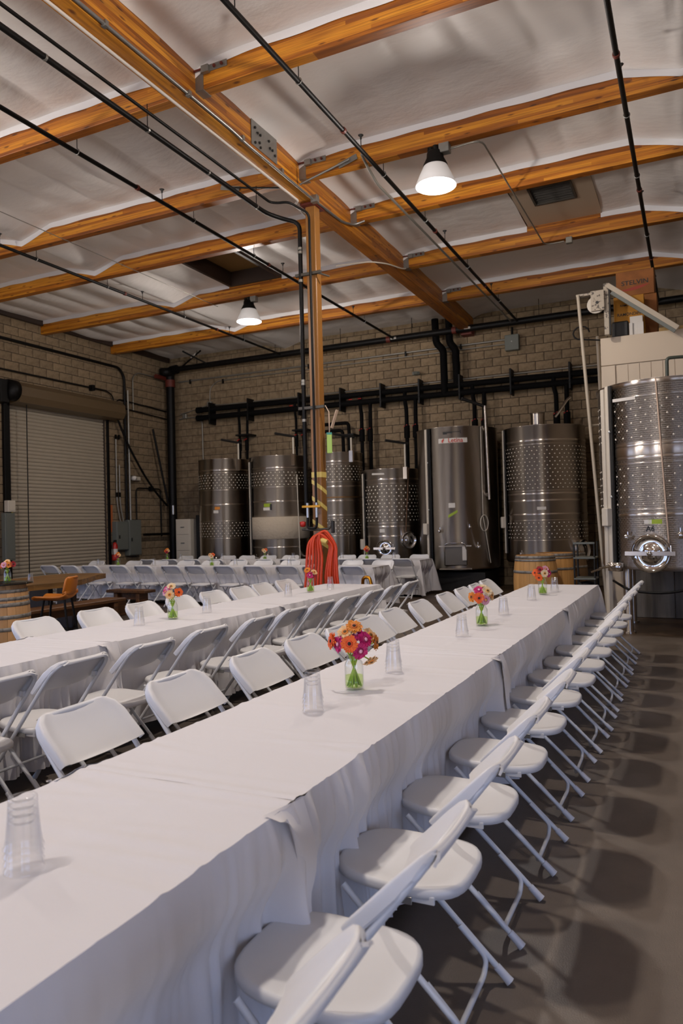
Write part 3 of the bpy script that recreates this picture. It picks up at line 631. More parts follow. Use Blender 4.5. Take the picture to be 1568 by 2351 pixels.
MB().lathe([(.0765, .16), (.0765, .30)], 14, caps=False).build('label_band', M_WHITE, fx); MB().bx(-.02, .02, -.03, .06, .47, .53, .005).build('valve_head', M_ANTHRA, fx)
MB().tube(bent([(0, -.03, .5), (.03, -.12, .45), (.03, -.10, .15)], .05), .012, 6).build('hose', M_ANTHRA, fx)
sg = tag(MB().bx(XL+.01, XL+.03, 14.62, 14.75, 1.45, 2.15, .003).build('door_sign', mat('sun_faded_orange', 'a85a2c', .6)), 'narrow orange vertical sign right of the roller door', 'sign')
# roller door
rd = MB().bx(XL-.18, XL-.16, DY0, DY1, 0, DZ).build('door_1', M_ANTHRA); struct(rd)
n = 52; dz = DZ/n; sl = MB()
pf = [(0, 0), (.012, .012), (.022, dz*.35), (.022, dz*.62), (.012, dz-.014), (.002, dz-.002)]
vs = [(x, y, z) for y in (DY0-.03, DY1+.03) for x, z in pf]; k = len(pf)
sl.add(vs, [(i, i+1, k+i+1, k+i) for i in range(k-1)], False); slm = sl.mesh('slat'); slm.materials.append(M_SLAT)
for i in range(n): link('slat', slm, rd, (XL-.08, 0, i*dz))
MB().bx(XL-.06, XL+.09, DY0-.17, DY0-.02, 0, DZ+.1, .004).build('guide_rail', M_BLACK, rd)
MB().bx(XL-.06, XL+.05, DY1+.02, DY1+.10, 0, DZ+.1, .004).build('guide_rail', M_BLACK, rd)
hd = MB(); pr_ = [(0, 0), (.36, .02), (.44, .16), (.42, .36), (.30, .47), (0, .49)]; vs = [(XL+.02+x, y, DZ-.03+z) for y in (DY0-.02, DY1+.28) for x, z in pr_]
hd.add(vs, [(i, i+1, 7+i, 6+i) for i in range(5)]+[tuple(range(6)), tuple(range(6, 12))]).build('door_hood', mat('brown_hood', '5b4a33', .5), rd)
MB().lathe([(0, -.1), (.23, -.1), (.23, .1), (0, .1)], 18, (XL+.25, DY0-.12, DZ+.24), Matrix.Rotation(PI/2, 4, 'X')).build('drum_wheel', M_BLACK, rd)
MB().bx(XL+.02, XL+.3, DY0-.42, DY0-.2, DZ-.05, DZ+.45, .01).build('motor_box', M_BLACK, rd)
MB().tube([(XL+.22, DY0+.32, DZ), (XL+.22, DY0+.32, .5)], .012, 5).build('pull_chain', M_BLACK, rd)
for (y0, y1, z0, z1, m_, nme, lb) in ((DY0-.22, DY0-.02, 1.95, 2.2, M_WHITEMET, 'push_button', 'small cream control box left of the roller door'), (DY0-.3, DY0-.04, .9, 1.93, M_GREY, 'motor_panel', 'tall grey control panel left of the roller door')):
    p = thing(nme, lb, 'control box', (XL+.1, y0, z0)); MB().bx(0, .12, 0, y1-y0, 0, z1-z0, .008).build('enclosure', m_, p); MB().bx(.12, .13, .03, y1-y0-.03, .03, z1-z0-.03, .003).build('cover', m_, p)
MB().bx(XL+.03, XL+.05, DY0-.02, DY0+.05, 1.72, 1.98, 0, None).build('warning_tape', mat('yellow_tag', 'b9a83c', .5), rd)
# white conduit and grey conduit on the girder, cable, lamp conduit
conduit('white conduit clipped under the girder, ending at the column', [(-4.752, FRONT_Y+.3, 5.93), (-4.762, 8.87, 5.93), (-4.86, 8.95, 5.92), (-4.87, 9.3, 5.9)], .016, mat('white_conduit', 'c9c2ba', .5), .03, (), ())
t = conduit('grey conduit along the right foot of the girder', [(-4.575, FRONT_Y+.3, 5.97), (-4.575, 7.0, 5.965), (-4.57, 7.3, 5.94), (-4.575, 8.9, 5.94), (-4.57, 9.9, 5.965), (-4.5, 10.15, 6.0), (-4.35, 10.2, 6.05)], .017, M_GALV, .1, [(-4.56, 8.98, 5.95, .05)])
for y in (5.0, 6.2, 7.2, 8.1): MB().bx(-4.60, -4.55, y-.02, y+.02, 5.94, 5.995).build('clip', M_GALV, t)
conduit('thin stay cable running under the left roof bays', [(-8.71, FRONT_Y+.3, 6.02), (-8.69, 12.6, 6.02)], .006, M_CONDUIT)
conduit('conduit from the near lamp across two beams to a box', [(-2.56, 8.70, 6.03), (-2.16, 8.66, 6.03), (-2.11, 12.50, 6.03), (-1.80, 12.52, 6.04)], .011, M_CONDUIT, .15, [(-1.72, 12.52, 6.04, .05)])
t = conduit('galvanised conduit slanting beside the sprinkler pipe right of the girder', [(-3.60, 8.40, 6.08), (-3.62, 8.62, 6.03), (-3.64, 9.0, 5.96), (-3.60, 16.7, 5.96)], .018, M_CONDUIT, .1)
conduit('white cord looping under the girder near the back', [(-4.58, 12.6, 6.1), (-4.52, 12.3, 5.98), (-4.62, 11.75, 5.93), (-4.84, 11.55, 5.94), (-5.6, 11.8, 6.08)], .012, M_WHITEMET, .15)
t = thing('sway_strap', 'galvanised strap brace rising from the column head to the right beam', 'brace')
MB().cyl((-4.57, 8.565, 5.985), (-3.85, 8.585, 6.16), .014, 6).build('rod', M_GALV, t); MB().bx(-.22, .05, -.006, .006, -.035, .035, .002, Matrix.Translation((-3.8, 8.60, 6.17))@Matrix.Rotation(-.25, 4, 'Y')).build('perforated_end', M_GALV, t)
t = thing('sway_strap', 'galvanised strap brace from the column head to the left beam', 'brace')
MB().cyl((-4.85, 8.56, 6.0), (-5.7, 8.585, 6.2), .012, 6).build('rod', M_BLACK, t); MB().bx(-.22, .1, -.006, .006, -.03, .03, .002, Matrix.Translation((-5.62, 8.60, 6.18))@Matrix.Rotation(.25, 4, 'Y')).build('perforated_end', M_GALV, t)

# ================================================================ high-bay lamps (each carries its own light)
M_SHADE = emit('lamp_shade', (1, .92, .84), .75); M_LENS = emit('lamp_lens', (1, .97, .93), 2.3)
def lamp(x, y, label, ztop):
    t = thing('highbay_lamp', label, 'lamp', (x, y, 0), group='high-bay ceiling lamps')
    z = 5.60
    MB().lathe([(.245, z-.005), (.25, z), (.20, z+.12), (.145, z+.235), (.12, z+.25)], 32, caps=False).build('shade', M_SHADE, t)
    hs_ = MB().lathe([(.148, z+.235), (.15, z+.25), (.105, z+.34), (.10, z+.40), (.085, z+.42), (0, z+.425)], 20).build('heat_sink', M_BLACK, t)
    for k in range(4):
        a = k*PI/2+.4; MB().cyl((.06*math.cos(a), .06*math.sin(a), z+.40), (.06*math.cos(a), .06*math.sin(a), z+.465), .032, 10).build('cap_knob', M_BLACK, hs_)
    MB().lathe([(0, z+.012), (.20, z+.01), (.243, z+.006)], 32, caps=False).build('lens', M_LENS, t)
    MB().tube(bent([(0, 0, z+.44), (.015, 0, z+.47), (0, 0, ztop)], .01), .006, 5).build('hook', M_GALV, t)
    MB().bx(.06, .19, -.06, .05, ztop-.11, ztop+.002, .006).build('junction_box', M_GALV, t)
    MB().tube(bent([(0, 0, z+.43), (-.04, 0, z+.5), (.0, 0, ztop-.03), (.08, 0, ztop-.05)], .04), .009, 5).build('lead', M_BLACK, t)
    l = bpy.data.lights.new('lamp_light', 'AREA'); l.shape = 'DISK'; l.size = .20; l.energy = LAMP_W; l.color = LAMP_C; l.spread = math.radians(165)
    o = bpy.data.objects.new('lamp_light', l); COL.objects.link(o); o.parent = t; o.location = (0, 0, z-.002)
    l = bpy.data.lights.new('lamp_side_light', 'POINT'); l.shadow_soft_size = .09; l.energy = SIDE_W; l.color = LAMP_C  # point light added below the lens to throw more light sideways
    o = bpy.data.objects.new('lamp_side_light', l); COL.objects.link(o); o.parent = t; o.location = (0, 0, z-.10)
lamp(-2.735, 8.66, 'white bell-shaped high-bay lamp hanging right of the girder', BZ)
lamp(-7.93, 12.58, 'white bell-shaped high-bay lamp hanging far left of the column', BZ)
for x, y, w_ in ((-2.3, 4.0, 'over the nearest table, above the picture'), (-7.9, 4.1, 'over the barrel table, left of the picture'), (-2.4, -.7, 'added behind the camera to brighten the near table')):  # unseen lamps; the last is added to brighten the near cloth
    lamp(x, y, 'white bell-shaped high-bay lamp '+w_, BZ)

# ================================================================ tanks
def wrap(me, r, ang, z, tilt=0):           # lay a flat lettering mesh on a cylinder of radius r
    for v in me.vertices:
        x, y, d = v.co; a = ang+x/r; rr = r+.004+d
        v.co = (rr*math.cos(a), rr*math.sin(a), z+y+tilt*x)
    me.update(); return me
def plate(mb, r, ang, z, w_, h_, th=.003, tilt=0):   # a curved plate (label) on a cylinder
    n = 8; vs = []
    for i in range(n+1):
        a = ang+(i/n-.5)*w_/r; s = (i/n-.5)*w_*tilt
        for rr in (r, r+th):
            for zz in (z-h_/2+s, z+h_/2+s): vs.append((rr*math.cos(a), rr*math.sin(a), zz))
    fs = []
    for i in range(n):
        b = i*4; fs += [(b+2, b+6, b+7, b+3), (b, b+2, b+6, b+4)[::-1], (b+1, b+5, b+7, b+3)]
    fs += [(0, 1, 3, 2), (n*4, n*4+2, n*4+3, n*4+1)]
    return mb.add(vs, fs)
def tank(label, x, y, r, zb, zt, bands, face, body=None, legs=4, rows=.062, colsp=.105, dim=.015, seams=(), pump=True):
    t = thing('wine_tank', label, 'tank', (x, y, 0), group='stainless steel wine tanks')
    b = MB().lathe([(0, zb-.06), (r*.55, zb-.05), (r*.97, zb-.005), (r, zb+.03), (r, zt-.01), (r+.012, zt-.008), (r+.014, zt), (r-.008, zt), (r-.008, zt-.07), (0, zt-.075)], 72).build('body', body or M_STEEL, t)
    for zs in seams:
        MB().lathe([(r-.001, zs-.022), (r+.006, zs-.014), (r+.006, zs+.014), (r-.001, zs+.022)], 72, caps=False).build('weld_band', M_STEEL2, t)
    for za, zc in bands:
        m = MB(); nr = max(2, int((zc-za)/rows)); nc = int(2*PI*r/colsp)
        for i in range(nr):
            z = za+(i+.5)*(zc-za)/nr
            for j in range(nc):
                a = 2*PI*(j+.5*(i % 2))/nc
                d = (a-face+PI) % (2*PI)-PI
                if abs(d) > 1.75: continue
                e = Vector((math.cos(a), math.sin(a), 0)); tn = Vector((-e.y, e.x, 0)); c = e*r+Vector((0, 0, z))
                vs = [c+e*.006]+[c+e*.0035+tn*(dim*.55*math.cos(q*PI/3))+Vector((0, 0, dim*.55*math.sin(q*PI/3))) for q in range(6)]+[c-e*.001+tn*(dim*math.cos(q*PI/3))+Vector((0, 0, dim*math.sin(q*PI/3))) for q in range(6)]
                fs = [(0, 1+q, 1+(q+1) % 6) for q in range(6)]+[(1+q, 7+q, 7+(q+1) % 6, 1+(q+1) % 6) for q in range(6)]
                m.add(vs, fs, True)
        stuff(m.build('dimple_jacket', M_DIMPLE, t))
        for zs in (za-.02, zc+.02): MB().lathe([(r-.001, zs-.006), (r+.004, zs), (r-.001, zs+.006)], 72, caps=False).build('jacket_seam', M_STEEL2, t)
    for k in range(legs):
        a = face+PI/4+k*2*PI/legs; lx, ly = .86*r*math.cos(a), .86*r*math.sin(a)
        MB().cyl((lx, ly, .02), (lx, ly, zb+.05), .055, 10).build('leg', M_STEEL2, t)
        MB().cyl((lx, ly, 0), (lx, ly, .025), .08, 10).build('foot', M_STEEL2, t)
    return t
def at(r, a, z): return Vector((r*math.cos(a), r*math.sin(a), z))
def valve(t, r, a, z, s=1.0):
    e = at(1, a, 0); v = MB().cyl(at(r-.01, a, z), at(r+.10*s, a, z), .026*s, 8).build('valve', M_CHROME, t)
    MB().lathe([(0, -.05*s), (.045*s, -.04*s), (.045*s, .04*s), (0, .05*s)], 10, at(r+.10*s, a, z)).build('valve_cap', M_CHROME, v)
    MB().cyl(at(r+.06*s, a, z+.02), at(r+.06*s, a, z+.10*s), .009, 6).build('valve_lever', M_CHROME, v)
def manway(t, r, a, z, rad, oval=1.0, bar=True):
    e = at(1, a, 0); tn = Vector((-e.y, e.x, 0)); M = Matrix((tn, Vector((0, 0, 1)), e)).transposed().to_4x4()
    p = at(r, a, z)
    d = MB().lathe([(rad, -.05), (rad*1.06, .03), (rad*1.06, .06), (rad*.98, .065)], 36, p, M, caps=False).build('manway_rim', M_CHROME, t)
    MB().lathe([(rad*.99, .055), (rad*.92, .035), (rad*.62, .02), (rad*.42, .045), (rad*.25, .06), (0, .062)], 36, p, M, caps=False).build('manway_door', M_CHROME, d)
    if bar:
        MB().bx(-rad*1.34, rad*1.34, -.028, .028, .085, .105, .003, Matrix.Translation(p)@M).build('manway_bar', M_STEEL2, d)
        MB().lathe([(0, .10), (.03, .10), (.03, .13), (0, .135)], 12, p, M).build('manway_knob', M_CHROME, d)
        MB().cyl(p+tn*rad*1.1+e*.1+Vector((0, 0, .02)), p+tn*rad*1.1+e*.1+Vector((0, 0, .10)), .012, 6).build('wing_screw', M_CHROME, d)
    return d
def mast(t, r, a, zt, zl=-.16, h=.45, arm=.5, side=-1):
    e = at(1, a, 0); tn = Vector((-e.y, e.x, 0)); p = at(r+.03, a, 0)
    m = MB().cyl(p+Vector((0, 0, zt+zl)), p+Vector((0, 0, zt+h)), .022, 8).build('lid_mast', M_WHITEMET, t)
    MB().bx(-.05, .05, -.04, .04, -.14, .14, .006, Matrix.Translation(p+Vector((0, 0, zt+zl+.05)))).build('mast_socket', M_STEEL2, m)
    q = p+Vector((0, 0, zt+h)); MB().cyl(q+tn*.08*side*-1, q+tn*arm*side+Vector((0, 0, .06)), .03, 8).build('mast_arm', M_ANTHRA, m)
def face_of(x, y): return math.atan2(-y, -x)
def gauge_tube(t, r, a, z0, z1, box_z=None):
    p = at(r+.035, a, 0); g = MB().bx(-.03, .03, -.02, .02, z0, z1, .004, Matrix.Translation(p)@Matrix.Rotation(a+PI/2, 4, 'Z')).build('gauge_rail', M_WHITEMET, t)
    q = at(r+.03, a+.05, 0); MB().bx(-.03, .03, -.012, .012, z0, z1, .002, Matrix.Translation(q)@Matrix.Rotation(a+PI/2, 4, 'Z')).build('gauge_shadow_strip', M_ANTHRA, g)  # dark strip modelled as the shadow beside the gauge rail
    for zz in (z0+.4*(z1-z0), z0+.75*(z1-z0)): MB().lathe([(0, -.02), (.022, 0), (0, .02)], 8, q+at(.02, a, zz)).build('gauge_clip', M_ZINC, g)
    if box_z: MB().bx(-.06, .06, -.05, .05, box_z-.12, box_z+.12, .012, Matrix.Translation(at(r+.07, a-.03, 0))@Matrix.Rotation(a+PI/2, 4, 'Z')).build('control_box', M_WHITEMET, g)
f1 = face_of(-11.1, 16.2)
t1 = tank('leftmost stainless wine tank with an orange and white tag', -11.15, 16.3, .67, .42, 3.25, [(2.47, 2.87), (1.24, 1.64)], f1, seams=(2.96, 2.08))
plate(MB(), .67, f1-.30, 1.99, .14, .07).build('orange_tag', M_ORANGE, t1); plate(MB(), .67, f1-.36, 1.90, .13, .07).build('white_tag', M_WHITE, t1)
mast(t1, .67, f1+.55, 3.2); valve(t1, .67, f1-.75, .62); valve(t1, .67, f1-.35, .72, .8)
f2 = face_of(-9.44, 16.2)
t2 = tank('stainless wine tank with a broad frosted cream band and lime tag', -9.46, 16.24, .73, .42, 3.22, [(2.47, 2.84)], f2, seams=(2.92, 2.1, .98))
fj = MB().lathe([(.731, 1.18), (.752, 1.195), (.752, 1.71), (.731, 1.725)], 72, caps=False).build('frosted_band', M_FROST, t2)
plate(MB(), .73, f2-.42, 2.01, .19, .08).build('lime_tag', M_GREEN, t2); plate(MB(), .73, f2-.44, 1.92, .20, .07).build('white_tag', M_WHITE, t2); plate(MB(), .73, f2-.30, 1.965, .05, .15).build('black_tag', M_INK, t2)
mast(t2, .73, f2+.50, 3.22); valve(t2, .73, f2-.85, .72); valve(t2, .73, f2-.4, .8, .8); gauge_tube(t2, .73, f2-1.25, .8, 3.1); valve(t2, .73, f2+.9, .74, 1.1)
MB().cyl(at(.75, f2+.68, .55), at(.75, f2+.62, 2.75), .014, 6).build('thin_tube', M_WHITEMET, t2)
f3 = face_of(-7.8, 16.3)
t3 = tank('stainless wine tank half hidden behind the brown column', -7.86, 16.36, .60, .42, 3.22, [(2.53, 2.91), (1.25, 1.63)], f3, seams=(3.0, 2.4, 2.06, 1.72))
mast(t3, .60, f3+.55, 3.22, h=.35); MB().lathe([(.601, 2.13), (.603, 2.145), (.601, 2.16)], 72, caps=False).build('brown_scuff', mat('tank_stain', '7a5a36', .4, .8), t3)
f4 = face_of(-6.44, 16.25)
t4 = tank('short stainless wine tank with two round manway doors', -6.44, 16.28, .66, .40, 2.74, [(1.52, 2.38)], f4, seams=(2.5, 1.42, 1.2), rows=.075, colsp=.11, dim=.019)
manway(t4, .66, f4-.26, .93, .19, bar=True); manway(t4, .66, f4+.55, 1.10, .19, bar=False); gauge_tube(t4, .66, f4-1.22, .5, 2.66, 1.02)
mast(t4, .66, f4+.50, 2.70, -.12, .60, .5); plate(MB(), .66, f4-.36, 1.33, .12, .08).build('white_tag', M_WHITE, t4); valve(t4, .66, f4+.12, .52, .8)
MB().bx(-.26, .02, .0, .02, -.02, .02, 0, Matrix.Translation(at(.69, f4-.25, 2.62))@Matrix.Rotation(f4+PI/2, 4, 'Z')).build('lid_handle', M_WHITE, t4)
MB().cyl(at(.70, f4+.62, 2.75), at(.70, f4+.45, 1.3), .012, 6).build('amber_rod', M_BENCH, t4)
f5 = face_of(-4.74, 16.1)
t5 = tank('tallest stainless tank in the back row with a red lettered sign', -4.76, 16.08, .88, .48, 3.52, [], f5, body=M_STEEL2, legs=0, seams=())
plate(MB(), .88, f5-.10, 3.22, .62, .10).build('sign_plate', M_WHITE, t5)
tm = wrap(text_mesh('Letina', .13), .88, f5-.03, 3.22); tm.materials.append(M_LOGO); link('sign_lettering', tm, t5)
m = MB(); plate(m, .885, f5-.34, 3.225, .05, .05, .004, .8); plate(m, .886, f5-.35, 3.20, .03, .03, .004, -.8); m.build('sign_flame_mark', M_LOGO, t5)
m = MB(); plate(m, .88, f5-.10, 3.40, .30, .012); plate(m, .88, f5-.22, 3.39, .20, .035); plate(m, .88, f5-.28, 3.37, .09, .03); plate(m, .88, f5+.09, 3.40, .012, .07); m.build('sign_emblem', M_INK, t5)
gauge_tube(t5, .88, f5-.80, .6, 3.5, 1.35); plate(MB(), .88, f5-.16, 1.84, .14, .10).build('white_tag', M_WHITE, t5); plate(MB(), .88, f5-.14, 1.66, .20, .06, .003, .55).build('lime_tape', M_GREEN, t5)
MB().bx(-.015, .015, -.012, .012, .55, 3.5, .003, Matrix.Translation(at(.90, f5-.70, 0))).build('dark_seam_rail', M_BLACK, t5)
p = MB().cyl(at(.93, f5+.78, 1.95), at(.93, f5+.72, 3.95), .032, 10).build('overflow_pipe', M_STEEL2, t5)
for zz in (3.45, 2.05): MB().cyl(at(.87, f5+.74, zz), at(.94, f5+.75, zz), .045, 8).build('pipe_clamp', M_STEEL2, p)
MB().tube([at(.9, f5+.60, 3.5), at(.9, f5+.60, 1.6), at(.9, f5+.72, 1.0), at(.9, f5+.8, .6)], .011, 6).build('sampling_tube', M_WHITEMET, t5)
MB().tube([at(.92, f5+.62+.11*math.cos(q*PI/8), 1.45+.17*math.sin(q*PI/8)) for q in range(16)], .012, 6, True).build('coiled_tube', M_WHITEMET, t5)
MB().cyl(at(.88, f5+.74, 3.95), at(.88, f5+.15, 4.1), .035, 8).build('lid_arm', M_ANTHRA, t5)
dd = MB().bx(-.24, .24, -.02, .04, -.26, .18, .02, Matrix.Translation(at(.88, f5-.10, .82))@Matrix.Rotation(f5+PI/2, 4, 'Z')).build('square_door', mat('door_steel', '6e675c', .35, 1), t5)
MB().tube(bent([at(.96, f5-.34, .86), at(1.0, f5-.32, 1.04), at(1.0, f5+.1, 1.05), at(.97, f5+.14, .9)], .08), .014, 7).build('door_bail', M_CHROME, dd)
MB().bx(-.045, .045, -.02, .03, -.16, .16, .01, Matrix.Translation(at(.96, f5+.10, .83))@Matrix.Rotation(f5+PI/2, 4, 'Z')).build('white_sleeve', M_WHITE, dd)
for zz in (.50, .98): MB().bx(-.34, .34, -.012, .012, -.014, .014, .002, Matrix.Translation(at(.97, f5-.10, zz))@Matrix.Rotation(f5+PI/2, 4, 'Z')).build('door_bar', M_CHROME, dd)
valve(t5, .88, f5+.42, .95); valve(t5, .88, f5-.45, 1.3, .8); valve(t5, .88, f5+.24, 1.37, .6); valve(t5, .88, f5-.75, .42, 1.1)
ph = tag(MB().poly([(-5.45, 15.5), (-4.05, 15.5), (-4.05, 16.7), (-5.45, 16.7)], 0, .40).build('tank_plinth', M_ANTHRA), 'dark plinth under the tallest tank of the back row', 'plinth')
f6 = face_of(-2.85, 16.1)
t6 = tank('broad stainless tank behind the oak barrel with two dimpled jackets', -2.86, 16.12, .84, .62, 3.42, [(2.10, 3.01), (1.09, 1.46)], f6, seams=(3.11, 2.02, 1.88, 1.6), rows=.072, colsp=.10, dim=.014)
gauge_tube(t6, .84, f6-1.25, .8, 3.4, 1.45); plate(MB(), .84, f6-.1, 1.72, .18, .06).build('white_tag', M_WHITE, t6)
MB().lathe([(.14, 0), (.145, .2), (.15, .24), (0, .26)], 20, at(.45, f6-.25, 3.46)).build('vent_collar', M_STEEL2, t6)
MB().tube(bent([at(.5, f6+.5, 3.6), at(.55, f6+.7, 3.75), at(.62, f6+.9, 3.95), at(.66, f6+1.0, 4.0)], .1), .03, 8).build('lid_lever', M_CHROME, t6)
manway(t6, .84, f6+.95, .85, .22, bar=False); valve(t6, .84, f6+.70, .82); valve(t6, .84, f6-.6, .80, .7)
# the big quilted tank in front on the right
X7, Y7, R7 = -.30, 10.78, .86
f7 = face_of(X7, Y7)
t7 = tank('large quilted stainless tank standing before the white cold room', X7, Y7, R7, .84, 3.21, [(2.45, 2.99), (1.61, 2.15)], f7, body=M_QUILT, seams=(2.40, 2.24, 1.52), rows=.082, colsp=.125, dim=.0135)
MB().lathe([(.861, 2.26), (.868, 2.275), (.868, 2.365), (.861, 2.38)], 72, caps=False).build('smooth_band', M_STEEL2, t7)
MB().lathe([(.861, 3.14), (.884, 3.155), (.884, 3.205), (.861, 3.21)], 72, caps=False).build('top_rim', M_STEEL2, t7)
gauge_tube(t7, R7, f7-.90, .8, 3.2, 1.50)
MB().bx(-.035, .035, -.03, .03, .02, 3.17, .006, Matrix.Translation(at(R7+.05, f7-.97, 0))@Matrix.Rotation(f7+PI/2-.97, 4, 'Z')).build('white_post', M_WHITEMET, t7)
manway(t7, R7, f7-.255, 1.04, .225)
plate(MB(), R7, f7-.30, 1.43, .09, .05).build('white_tag', M_WHITE, t7); plate(MB(), R7, f7-.20, 1.43, .16, .055).build('lime_tag', M_GREEN, t7)
tm = wrap(text_mesh('A6', .09), R7, f7-.27, 1.34); tm.materials.append(M_INK); link('tank_number', tm, t7)
MB().cyl(at(R7+.02, f7-.13, 3.2), at(R7+.02, f7-.02, 1.05), .010, 6).build('sampling_tube', M_STRING, t7)
valve(t7, R7, f7-.58, 1.24, .7); valve(t7, R7, f7+.12, 1.26, .9)
for q, ln in ((-.86, .26), (-.74, .12)):
    v = MB().lathe([(0, -.06), (.06, -.05), (.06, .05), (0, .06)], 12, at(R7+.06, f7+q, .86)).build('butterfly_valve', M_CHROME, t7); MB().cyl(at(R7+.1, f7+q, .88), at(R7+.1+ln*.4, f7+q-.3, .88-ln*.4), .014, 6).build('valve_lever', M_CHROME, v)
MB().bx(-.30, .0, 0, .012, -.02, .02, 0, Matrix.Translation(at(R7+.01, f7-.42, 2.99))@Matrix.Rotation(f7+PI/2-.4, 4, 'Z')).build('lid_handle', M_WHITE, t7)
MB().tube(bent([at(.4, f7+.05, 3.25), at(.42, f7+.05, 3.52), at(.5, f7+.9, 3.53), at(.7, f7+1.6, 3.5)], .05), .022, 8).build('top_hose', mat('green_hose', '3d4238', .5), t7)
bh = thing('drain_hose', 'black hose sagging under the big quilted tank', 'hose')
MB().tube(bent([(-1.0, 10.4, .66), (-.75, 9.95, .56), (-.3, 9.85, .55), (.2, 9.95, .68), (.45, 10.1, .8)], .2), .016, 7).build('hose', M_BLACK, bh); MB().cyl((.45, 10.1, .79), (.47, 10.12, .86), .022, 8).build('fitting', M_CHROME, bh)

# ================================================================ cold room and what is on it
cw = struct(MB().bx(-1.2, XR, 11.9, 12.0, .0, 4.16).bx(-1.2, -1.1, 12.0, 16.2, 0, 4.16).bx(-1.2, XR, 11.9, 16.2, 4.16, 4.22).build('wall_partition', M_FRP))
MB().bx(-1.22, XR, 11.87, 11.9, 3.80, 4.22, .004).build('fascia_board', M_FRP, cw); MB().bx(-1.22, -1.02, 11.865, 11.9, .9, 3.79, .004).build('corner_trim', M_FRP, cw)
for k in range(14):
    x = -1.0+k*.16
    MB().bx(x+.004, x+.156, 11.888, 11.9, .92, 3.79).build('panel_strip', M_FRP, cw)
for k in range(6):
    x = -.92+k*.62
    MB().bx(x+.004, x+.615, 11.86, 11.895, .005, .90, .003).build('plywood_panel', M_PLY, cw)
def carton(x0, x1, y0, y1, z0, z1, m, label):
    t = thing('cardboard_box', label, 'box', ((x0+x1)/2, (y0+y1)/2, z0), group='boxes on the cold room roof'); w_, d_, h_ = (x1-x0)/2, (y1-y0)/2, z1-z0
    MB().bx(-w_, w_, -d_, d_, 0, h_, .006).build('carton', m, t); MB().bx(-w_, w_, -.03, .03, h_, h_+.001).build('tape', M_TAPE, t); return t, w_, d_, h_
def letter(t, body, size, x, y, z, m):
    me = text_mesh(body, size, .0008); me.materials.append(m); o = link('lettering', me, t, (x, y-.002, z)); o.rotation_euler = (PI/2, 0, 0); return o
cb, w_, d_, h_ = carton(-1.01, -.46, 12.35, 12.85, 4.94, 5.33, M_CARD, 'top cardboard box lettered in black with a red swoosh'); o = letter(cb, 'STELVIN', .098, 0, -d_, .20, M_INK); o.scale = (1.1, 1, 1)
sw = MB(); 
for i in range(10):
    a = -.2+.4*i/10; b_ = -.2+.4*(i+1)/10; fz = lambda q: .095+.06*((q+.2)/.4)**2; th = lambda q: .022*math.sin(PI*(q+.2)/.4)+.004
    sw.add([(a, -d_-.002, fz(a)-th(a)), (b_, -d_-.002, fz(b_)-th(b_)), (b_, -d_-.002, fz(b_)+th(b_)), (a, -d_-.002, fz(a)+th(a))], [(0, 1, 2, 3)])
sw.build('swoosh', M_INKRED, cb)
cb, w_, d_, h_ = carton(-1.02, -.43, 12.35, 12.95, 4.24, 4.935, M_CARD, 'large plain brown box under the lettered one')
cb, w_, d_, h_ = carton(-1.03, -.60, 12.05, 12.32, 4.24, 4.86, M_CARD2, 'yellow cardboard box with black lettering in front of the brown one'); o = letter(cb, 'RAMONDIN', .062, 0, -d_, .34, M_INK); o2 = letter(cb, 'RAMON', .045, -.04, -d_, .48, M_INK)
tag(MB().bx(-1.06, -.82, 11.96, 12.04, 4.23, 4.47, .02).build('black_case', M_ANTHRA), 'dark case lying in front of the yellow box', 'case')
for k, (x0, x1, z1) in enumerate(((-.80, -.62, 4.52), (-.81, -.76, 4.42), (-.70, -.61, 4.42))):
    q = thing('white_carton', ('tall white carton', 'slim white carton on the left', 'small white carton on the right')[k]+' before the yellow box', 'carton', ((x0+x1)/2, 11.99-.03*min(k, 1), 4.22), group='white cartons on the cold room')
    MB().bx((x0-x1)/2, (x1-x0)/2, -.015, .04 if not k else .0, 0, z1-4.22, .003).build('carton', M_WHITE, q)
pw = MB().bx(-.6, .5, -.02, .02, -.03, .03, .002, Matrix.Translation((.2, 11.95, 4.25))@Matrix.Rotation(.03, 4, 'Z')).build('timber_batten', mat('raw_batten', '9a7c4a', .7)); tag(pw, 'raw timber batten lying along the cold room edge', 'batten')
# white hoist frame: post, diagonal channel, ladder rails
hf = thing('loading_hoist', 'chipped white steel hoist frame with a diagonal channel on the cold room', 'frame', (0, 0, 0))
M_CHIP = mat('chipped_white_paint', 'a89b88', .5, noise=(22, '4a4036', .56, .62, U)); M_CHIP0 = mat('white_paint_steel', 'b3a692', .45)
MB().bx(-1.135, -1.065, 11.66, 11.74, 4.22, 4.99, .004).build('post', M_CHIP, hf); MB().bx(-1.06, -1.045, 11.66, 11.74, 4.22, 4.94).build('dark_edge', M_ANTHRA, hf)
dg = Vector((-.14, 11.7, 4.19))-Vector((-1.08, 11.7, 4.96)); an = math.atan2(-dg.z, dg.x)
MD = Matrix.Translation((-1.08, 11.7, 4.96))@Matrix.Rotation(an, 4, 'Y')
MB().bx(0, dg.length, -.05, .05, -.035, .035, .003, MD).build('diagonal_channel', M_CHIP0, hf); MB().bx(.12, dg.length, -.051, -.03, -.085, -.036, .002, MD).build('channel_lip', M_GREY, hf)
